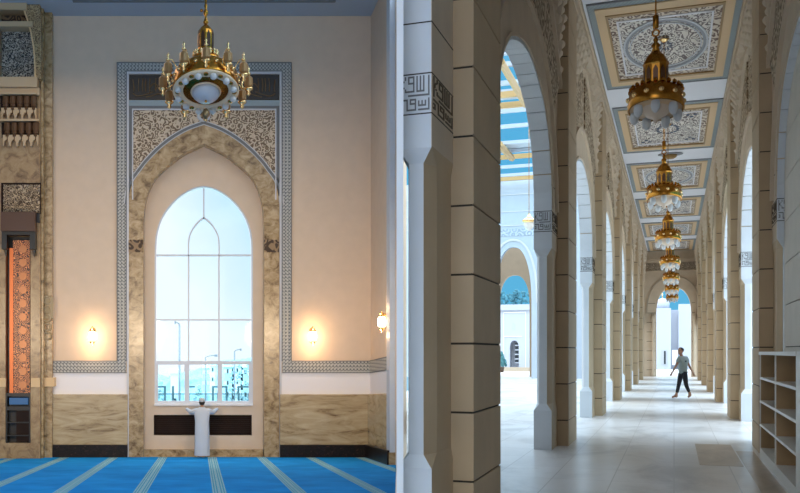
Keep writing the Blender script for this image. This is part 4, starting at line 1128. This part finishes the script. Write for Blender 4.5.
# ---- shoe shelf
SF = UR-.03
sh_ = thing('shoe_shelf', 'pale cream open shoe shelf with tan back boards standing against the arcade wall', 'shelf', uvz(SF, 12.0, 0), RZ)
HS = 1.46; D = .27; V0, V1 = 0.0, 4.95
MB().box(-.01, D, V0-.0, V1+.05, HS, HS+.045).build('top', 'shelfw', sh_)
MB().box(.0, D, V0, V1, 0, .13).build('plinth', 'shelfw', sh_)
vd = [0.0, 2.42, V1-.07]
for v in vd:
    up_ = MB().box(.012, D-.012, v, v+.07, .13, HS).build('upright', 'shelfb', sh_)
    MB().box(0, .012, v, v+.07, .13, HS).build('edge_strip', 'shelfw', up_)
MB().box(D-.012, D-.002, V0, V1, .13, HS).build('back_panel', 'shelfb', sh_)
for i in range(1, 4):
    z = .13+(HS-.13)*i/4
    for a, b_ in ((.07, 2.42), (2.49, V1-.07)): MB().box(.0, D-.012, a, b_, z-.016, z+.016).build('shelf_board', 'shelfw', sh_)
MB().box(.0, D, -.38, -.0, 0, HS+.045).build('end_panel', 'shelfw', sh_)
# ---- the walking man
def walker():
    Y = EYE*F/(398.5-HY); X = (682.0-PX)*Y/F
    t = thing('person', 'barefoot man in grey green t-shirt and black trousers walking across the arcade', 'person', (X, Y, 0), 0)
    q = (398.5-347.8)*Y/F/1.72
    k = Y/F
    # image-plane design: x to the right, z up; he walks to the left and slightly to the camera
    J = {}; E_ = []; R_ = {}
    def p(n, x, y, z, r, par=None):
        J[n] = (x*q, y*q, z*q); R_[n] = r*q if not isinstance(r, tuple) else tuple(a*q for a in r)
        if par: E_.append((par, n))
    p('pelvis', .03, 0, .92, (.07, .06)); p('waist', .03, 0, 1.06, (.11, .085), 'pelvis'); p('chest', .01, 0, 1.26, (.135, .10), 'waist'); p('nb', .0, 0, 1.41, .06, 'chest'); p('neck', -.03, 0, 1.48, .05, 'nb'); p('sk', -.05, -.0, 1.56, .05, 'neck')
    # his right arm (far from walking direction) swings forward to the left of the picture
    p('Rsh', -.13, -.08, 1.37, .052, 'chest'); p('Rel', -.25, -.12, 1.13, .04, 'Rsh'); p('Rf', -.33, -.14, 1.0, .032, 'Rel'); p('Rwrist', -.39, -.16, .90, .024, 'Rf')
    p('Lsh', .17, .06, 1.37, .052, 'chest'); p('Lel', .27, .08, 1.13, .04, 'Lsh'); p('Lf', .32, .05, 1.0, .032, 'Lel'); p('Lwrist', .37, .02, .89, .024, 'Lf')
    p('Lhip', .0, .07, .84, .062, 'pelvis'); p('Lkn', -.06, .10, .48, .06, 'Lhip'); p('Lan', -.16, .09, .09, .036, 'Lkn'); p('Ltoe', -.31, .08, .035, .034, 'Lan'); p('Lheel', -.12, .09, .035, .034, 'Lan')
    p('Rhip', .06, -.07, .84, .062, 'pelvis'); p('Rkn', .09, -.10, .47, .06, 'Rhip'); p('Ran', .24, -.10, .13, .036, 'Rkn'); p('Rtoe', .15, -.10, .035, .034, 'Ran'); p('Rheel', .27, -.10, .08, .032, 'Ran')
    add_hand(J, E_, R_, J['Rwrist'], (-.5, 0, -.85), (.85, 0, -.5), (0, -1, 0), 'R', q)
    add_hand(J, E_, R_, J['Lwrist'], (.35, 0, -.9), (-.9, 0, -.35), (0, 1, 0), 'L', q)
    skin_body('body', (J, E_), R_, 'skin', t, 2)
    def cl(name, mat, names, edges, rad):
        JJ = {n: J[n] if n in J else tuple(a*q for a in rad[n][1]) for n in names}
        RR = {n: (rad[n][0] if isinstance(rad[n][0], tuple) else (rad[n][0], rad[n][0])) for n in names}
        RR = {n: (a*q, b*q) for n, (a, b) in RR.items()}
        return skin_body(name, (JJ, edges), RR, mat, t, 2)
    cl('trousers', 'trous', ['pelvis', 'Lhip', 'Lkn', 'Lcuff', 'Rhip', 'Rkn', 'Rcuff'], [('pelvis', 'Lhip'), ('Lhip', 'Lkn'), ('Lkn', 'Lcuff'), ('pelvis', 'Rhip'), ('Rhip', 'Rkn'), ('Rkn', 'Rcuff')],
       {'pelvis': ((.105, .095), 0), 'Lhip': (.098, 0), 'Lkn': (.070, 0), 'Lcuff': (.052, (-.135, .09, .17)), 'Rhip': (.098, 0), 'Rkn': (.070, 0), 'Rcuff': (.052, (.20, -.10, .21))})
    cl('t_shirt', 'tee', ['hem', 'waist', 'chest', 'nb', 'Rsh', 'Rsl', 'Lsh', 'Lsl'], [('hem', 'waist'), ('waist', 'chest'), ('chest', 'nb'), ('chest', 'Rsh'), ('Rsh', 'Rsl'), ('chest', 'Lsh'), ('Lsh', 'Lsl')],
       {'hem': ((.175, .165), (.035, 0, .79)), 'waist': ((.155, .145), 0), 'chest': ((.155, .14), 0), 'nb': ((.075, .075), 0), 'Rsh': (.078, 0), 'Rsl': (.070, (-.205, -.105, 1.21)), 'Lsh': (.078, 0), 'Lsl': (.070, (.235, .075, 1.20))})
    MB().box(.0, .045*q, -.005, .005, 0, .05*q).build('chest_badge', 'navy', t, (.035*q, -.152*q, 1.24*q))
    hm, R, c = head(t, (-.055*q, -.01*q, 1.60*q), -PI*.33, s=q)
    hm.build('head', 'skin', t)
    hr = MB().lathe([(.066*q, -.02*q), (.080*q, .02*q), (.087*q, .05*q), (.082*q, .085*q), (.062*q, .118*q), (.03*q, .132*q), (1e-4, .135*q)], c+R @ Vector((0, .018*q, .0)), 18, rot=R @ Matrix.Rotation(-.28, 3, 'X') @ Matrix.Diagonal((1, 1.18, 1)))
    hr.build('hair', 'hair', t)
    fm_ = MB()
    for sx in (-1, 1): fm_.ball(c+R @ (Vector((sx*.03, -.088, .012))*q), .009*q)
    fm_.build('eyes', 'hair', t)
    MB().tube([c+R @ (Vector(v)*q) for v in ((-.024, -.083, -.062), (0, -.09, -.06), (.024, -.083, -.062))], .006*q, 6).build('mouth', plain('lips', (.28, .10, .08), .6), t)
walker()
# ================================================================ COURTYARD
VC = 62.0
cu_ = lambda px, v=VC: pxu(px, v)
def cz(py, px=512, v=VC): return pz(py, pxu(px, v), v)
cxm = cu_(513)
hA = cu_(531.5)-cxm
top_ = cz(178)
cw = MB().plate([[(cxm-6.5, 0), (cxm-6.5, top_), (-2.05, top_), (-2.05, 0), (cxm+hA, 0)]+pt_arch(cxm, hA, cz(303), cz(247))[1:-1]+[(cxm-hA, 0)]], UZ, VC, VC+.5)
CWo = cw.build('wall_courtyard', 'pcourt' if 'pcourt' in M else 'wplaster', None, (0, 0, 0), RZ); struct(CWo, 'pale courtyard arcade wall with pointed arch')
for py in (195, 212, 226): MB().box(cxm-6.4, -2.1, VC-.03, VC-.002, cz(py), cz(py)+.05).build('string_course', 'pale', CWo)
MB().strip(pt_arch(cxm, hA+.25, cz(303), cz(241), cz(303)), pt_arch(cxm, hA+.38, cz(303), cz(239), cz(303)), UZ, VC-.06, VC-.002).build('arch_moulding', 'pale', CWo)
MB().plate([[(cxm-2.2, cz(236)), (cxm-2.2, cz(229)), (cxm+1.9, cz(229)), (cxm+1.9, cz(236))]], UZ, VC-.03, VC-.002).build('carved_frieze', lace('pale_carved_frieze', (.44, .50, .58), (.30, .36, .44), 3.4), CWo)
V2 = VC+3.5
cx2 = pxu(514, V2); h2 = pxu(529.5, V2)-cx2
w2 = MB().plate([[(cx2-5, 0), (cx2-5, pz(200, cx2, V2)), (-2.1, pz(200, cx2, V2)), (-2.1, 0), (cx2+h2, 0)]+pt_arch(cx2, h2, pz(304, cx2, V2), pz(275, cx2, V2))[1:-1]+[(cx2-h2, 0)]], UZ, V2, V2+.5)
struct(w2.build('wall_courtyard_rear', 'court2' if 'court2' in M else 'stone', None, (0, 0, 0), RZ), 'tan inner arch wall behind the courtyard arch')
# white tower building seen through both arches
def tower():
    v = 86.; u0, u1 = pxu(499, v), pxu(531, v); um = (u0+u1)/2
    t = thing('white_building', 'white building with pointed niche door seen through the courtyard arch', 'building', uvz(um, v), RZ)
    w = (u1-u0)/2; H = pz(307, um, v)
    z = lambda py: pz(py, um, v); x = lambda px: pxu(px, v)-um
    cN = x(514.3); hN = x(518.8)-cN
    MB().plate([[(-w, 0), (-w, H), (w, H), (w, 0), (cN+hN, 0)]+pt_arch(cN, hN, z(348), z(340.5))[1:-1]+[(cN-hN, 0)]], UZ, 0, .9).build('facade', 'white2', t)
    MB().box(-w, w, .9, 5, 0, H).build('mass', 'white2', t)
    MB().box(-w-.1, w+.1, -.15, .2, H-.25, H+.2).build('parapet', 'white2', t)
    dr = MB().box(cN+.02, cN+hN*.85, .3, .5, z(364), z(343)); dr.build('door', 'wpanel', t)
    fb = MB()
    for py in (346, 350.5, 355, 359.5, 363.5): MB().box(cN, cN+hN*.9, .26, .31, z(py), z(py)+.1).build('glazing_bar', 'white2', t)
    wn = [(x(512.5), z(329.5)), (x(512.5), z(324)), (x(513.6), z(322.5)), (x(514.8), z(324)), (x(514.8), z(329.5))]
    MB().plate([wn], UZ, -.03, .02).build('small_window', 'far1', t)
    for (a, b_, c_, d_) in ((503.5, 504.0, 312, 367), (525.5, 526, 312, 367)): MB().box(x(a), x(b_), -.06, 0, z(d_), z(c_)).build('pilaster', 'white', t)
    MB().box(x(503.5), x(526), -.06, 0, z(312.6), z(312)).build('moulding', 'white', t); MB().box(x(503.5), x(522), -.06, 0, z(336.6), z(336)).build('moulding', 'white', t)
    MB().box(-w, w+.3, -1.6, -.9, 0, z(367)).build('low_wall', 'planter', t)
tower()
def cyp():
    v = 80.; u = pxu(501.6, v)
    t = thing('cypress', 'slim dark cypress in a pot beside the white building', 'tree', uvz(u, v), RZ)
    H = pz(350, u, v)
    MB().lathe([(.14, 0), (.2, .35), (.22, .4)], seg=10).build('pot', 'bark', t)
    mb = MB(); rnd = random.Random(3)
    for i in range(60):
        f = rnd.random(); a = rnd.uniform(0, 2*PI); r = .34*(1-f)**.7*rnd.uniform(.5, 1)+.03
        mb.lathe([(1e-4, -.16), (.10, -.03), (.07, .1), (1e-4, .24)], (r*math.cos(a), r*math.sin(a), .5+f*(H-.8)), 5)
    mb.build('foliage', 'leaf', t)
cyp()
for i, (px, pt, w) in enumerate(((502, 287, 13), (509, 289, 12), (516, 284.5, 13), (523, 287, 12), (530, 286, 12))):
    v = 118.+(i % 2)*14+i; u = pxu(px, v); Pz = pz(pt, u, v); Pw = uvz(u, v)
    blob_tree(px, pt, Pw[1], w, -.0, ['dark teal tree at the left edge above the white building', 'low teal tree second from left above the white building', 'tallest teal tree centred above the white building', 'teal tree right of the tallest above the white building', 'teal tree at the right edge of the courtyard arch'][i], 'trees behind the courtyard building', 'leaft', P=(Pw[0], Pw[1], Pz)) if 'leaft' in M else None
# glazed canopy over the courtyard
ZR = 11.4
cn_ = thing('glass_canopy', 'glazed courtyard roof on white beams and golden trusses', 'canopy', uvz(-8, 30, ZR), RZ)
wb_ = MB(); gb_ = MB()
def vroof(py, uu=-6.5): # v at which height ZR projects to py
    return ((ZR-EYE)*F/(HY-py)+ST*uu)/CT
for py in (44, 58, 69, 86, 112, 126.5, 142, 150, 165, 173):
    v = vroof(py); wb_.box(-4.5, 5.0, v-30-.09, v-30+.09, -.06, .10)
for py in (96, 106, 155, 176):
    v = vroof(py); gb_ = MB(); gb_.box(-4.5, 5.0, v-30-.10, v-30+.10, -.12, .1); gb_.build('golden_beam', 'timber', cn_)
for py0, py1 in ((96, 104), (144, 153)):
    v0, v1 = vroof(py0), vroof(py1); wb_.box(-4.5, 5.0, v0-30, v1-30, .12, .2)
wb_.build('white_beams', 'white2', cn_); 
def cdiag(px0, py0, px1, py1, r=.16):
    v0, v1 = vroof(py0), vroof(py1)
    a = Vector((pxu(px0, v0)+8, v0-30, -.2)); b_ = Vector((pxu(px1, v1)+8, v1-30, -.2)); return MB().tube([a, b_], r, 6, False)
cdiag(501, 60, 526, 103, .13).build('diagonal_beam', 'timber', cn_)
cdiag(499, 138, 512, 153, .16).build('diagonal_beam', 'timber', cn_)
MB().box(-4.5, 5.0, vroof(44)-30, vroof(176)-30, .21, .225).build('glass_panels', 'glass', cn_)
# hanging courtyard lantern
v = 40.; u = pxu(529, v); zl = pz(223, u, v)
lt = thing('hanging_lantern', 'small gold lantern hanging in the courtyard beside the arch jamb', 'lantern', uvz(u, v, zl), RZ)
MB().tube([(0, 0, .3), (0, 0, ZR-.15-zl)], .012, 6).build('rod', 'gold', lt)
MB().lathe([(.04, .34), (.06, .25), (.17, .16), (.24, .12), (.24, .05), (.1, -.02)], seg=14).build('dome', 'goldp', lt)
MB().lathe([(.17, .06), (.19, -.06), (.13, -.2), (.05, -.26), (1e-4, -.3)], seg=14).build('glass_bowl', 'lampw', lt)
# beyond the end archway
def far_house():
    v = 100.; x = lambda px: pxu(px, v)-um; um = pxu(672, v); z = lambda py: pz(py, um, v)
    t = thing('white_building', 'domed white building beyond the end archway', 'building', uvz(um, v), RZ)
    MB().box(x(640), x(671), 0, 8, 0, z(308)).box(x(671), x(678.5), 1, 8, 0, z(309.5)).box(x(678.5), x(712), .4, 8, 0, z(304)).build('walls', 'white2', t)
    r = x(669.5)-x(662.5)
    MB().lathe([(r, 0), (r, z(303)-z(308)), (r*.92, z(300.5)-z(308)), (r*.6, z(298.4)-z(308)), (1e-4, z(297.4)-z(308))], (x(662.5), r+.3, z(308)), 24).build('dome', 'white2', t)
    MB().tube([(x(662.3), r+.3, z(298)), (x(662.3), r+.3, z(293))], .05, 6).build('finial', 'goldp', t)
    for a, b_ in ((660.8, 667.0), (672.2, 677.8)):
        w = MB().box(x(a), x(b_), -.04, .02, z(365), z(350)).build('window', 'far2' if a > 670 else 'planter2', t)
        MB().box(x(a)+.5*(x(b_)-x(a)), x(b_)-.1, -.07, -.03, z(364), z(351)).build('pane', 'wpanel' if a < 670 else 'pale', w)
    MB().box(x(640), x(712), -3.2, -2.3, 0, z(369)).build('low_wall', 'planter', t)
M['planter2'] = plain('grey_window_surround', (.4, .42, .44), .7)
far_house()
# ================================================================ LIGHT, WORLD, CAMERA
wd = bpy.data.worlds.new('World'); bpy.context.scene.world = wd; wd.use_nodes = True
nt = wd.node_tree; bg = nt.nodes['Background']
tc = nt.nodes.new('ShaderNodeTexCoord'); sx = nt.nodes.new('ShaderNodeSeparateXYZ'); nt.links.new(tc.outputs['Generated'], sx.inputs[0])
nz = node(nt, 'ShaderNodeTexNoise', Scale=5.0, Detail=6.0, Roughness=.55); nt.links.new(tc.outputs['Generated'], nz.inputs['Vector'])
f1 = math_(nt, 'ADD', math_(nt, 'MULTIPLY', sx.outputs[0], 4.5), math_(nt, 'MULTIPLY', sx.outputs[2], 2.3))
f2 = math_(nt, 'ADD', f1, math_(nt, 'MULTIPLY', math_(nt, 'SUBTRACT', nz.outputs[0], .72), .7))
sky = ramp(nt, f2, [(0.05, (1.0, 1.0, 1.0)), (.42, (.62, .83, 1.0)), (.85, (.13, .47, .72)), (1.0, (.10, .42, .68))])
up = ramp(nt, sx.outputs[2], [(.25, (0, 0, 0)), (.6, (1, 1, 1))])
mxs = nt.nodes.new('ShaderNodeMix'); mxs.data_type = 'RGBA'; nt.links.new(up, mxs.inputs[0]); nt.links.new(sky, mxs.inputs[6]); mxs.inputs[7].default_value = (.72, .87, 1.0, 1)
nt.links.new(mxs.outputs[2], bg.inputs[0]); 
bh = math_(nt, 'MAXIMUM', math_(nt, 'MULTIPLY', sx.outputs[1], -0.15), math_(nt, 'MULTIPLY', math_(nt, 'SUBTRACT', sx.outputs[2], .36), 5.0))
bh = math_(nt, 'MINIMUM', math_(nt, 'MAXIMUM', bh, 0.0), 1.0)
nt.links.new(math_(nt, 'MULTIPLY_ADD', bh, 4.3, 1.1), bg.inputs[1])
# unseen fill lights, added to warm and brighten the hall
for lx in (-6.5, -2.0, 2.4):
    o = lamp('SPOT', 'hall_fill_spot', (lx, 20.5, 2.2), 900, (1, .76, .50), .5, ((math.radians(88), 0, 0)))  # added spots aimed at the window wall, fading towards its top
    o.data.spot_size = math.radians(88); o.data.spot_blend = 1.0; o.data.shadow_soft_size = .6
lamp('AREA', 'hall_fill_front', (-3., 8., 1.6), 200, (1, .86, .70), 7.0, (math.radians(86), 0, 0), 3.0)  # added low frontal fill for wall and carpet
lamp('AREA', 'hall_fill_top', (-2., 26.2, 9.6), 150, (1, .80, .60), 8.0, (0, 0, 0), 2.0)  # added overhead fill, no fitting modelled
sc = bpy.context.scene
cam = bpy.data.cameras.new('Camera'); co = bpy.data.objects.new('Camera', cam); col.objects.link(co); sc.camera = co
co.location = (0, 0, EYE); co.rotation_euler = (PI/2, 0, 0)
cam.sensor_width = 36; cam.lens = F/800*36; cam.shift_x = (400-PX)/800; cam.shift_y = (HY-246.5)/800; cam.clip_end = 2000
sc.view_settings.view_transform = 'Standard'; sc.view_settings.look = 'None'; sc.view_settings.gamma = 1; sc.view_settings.exposure = 0.0
sc.view_settings.use_curve_mapping = False
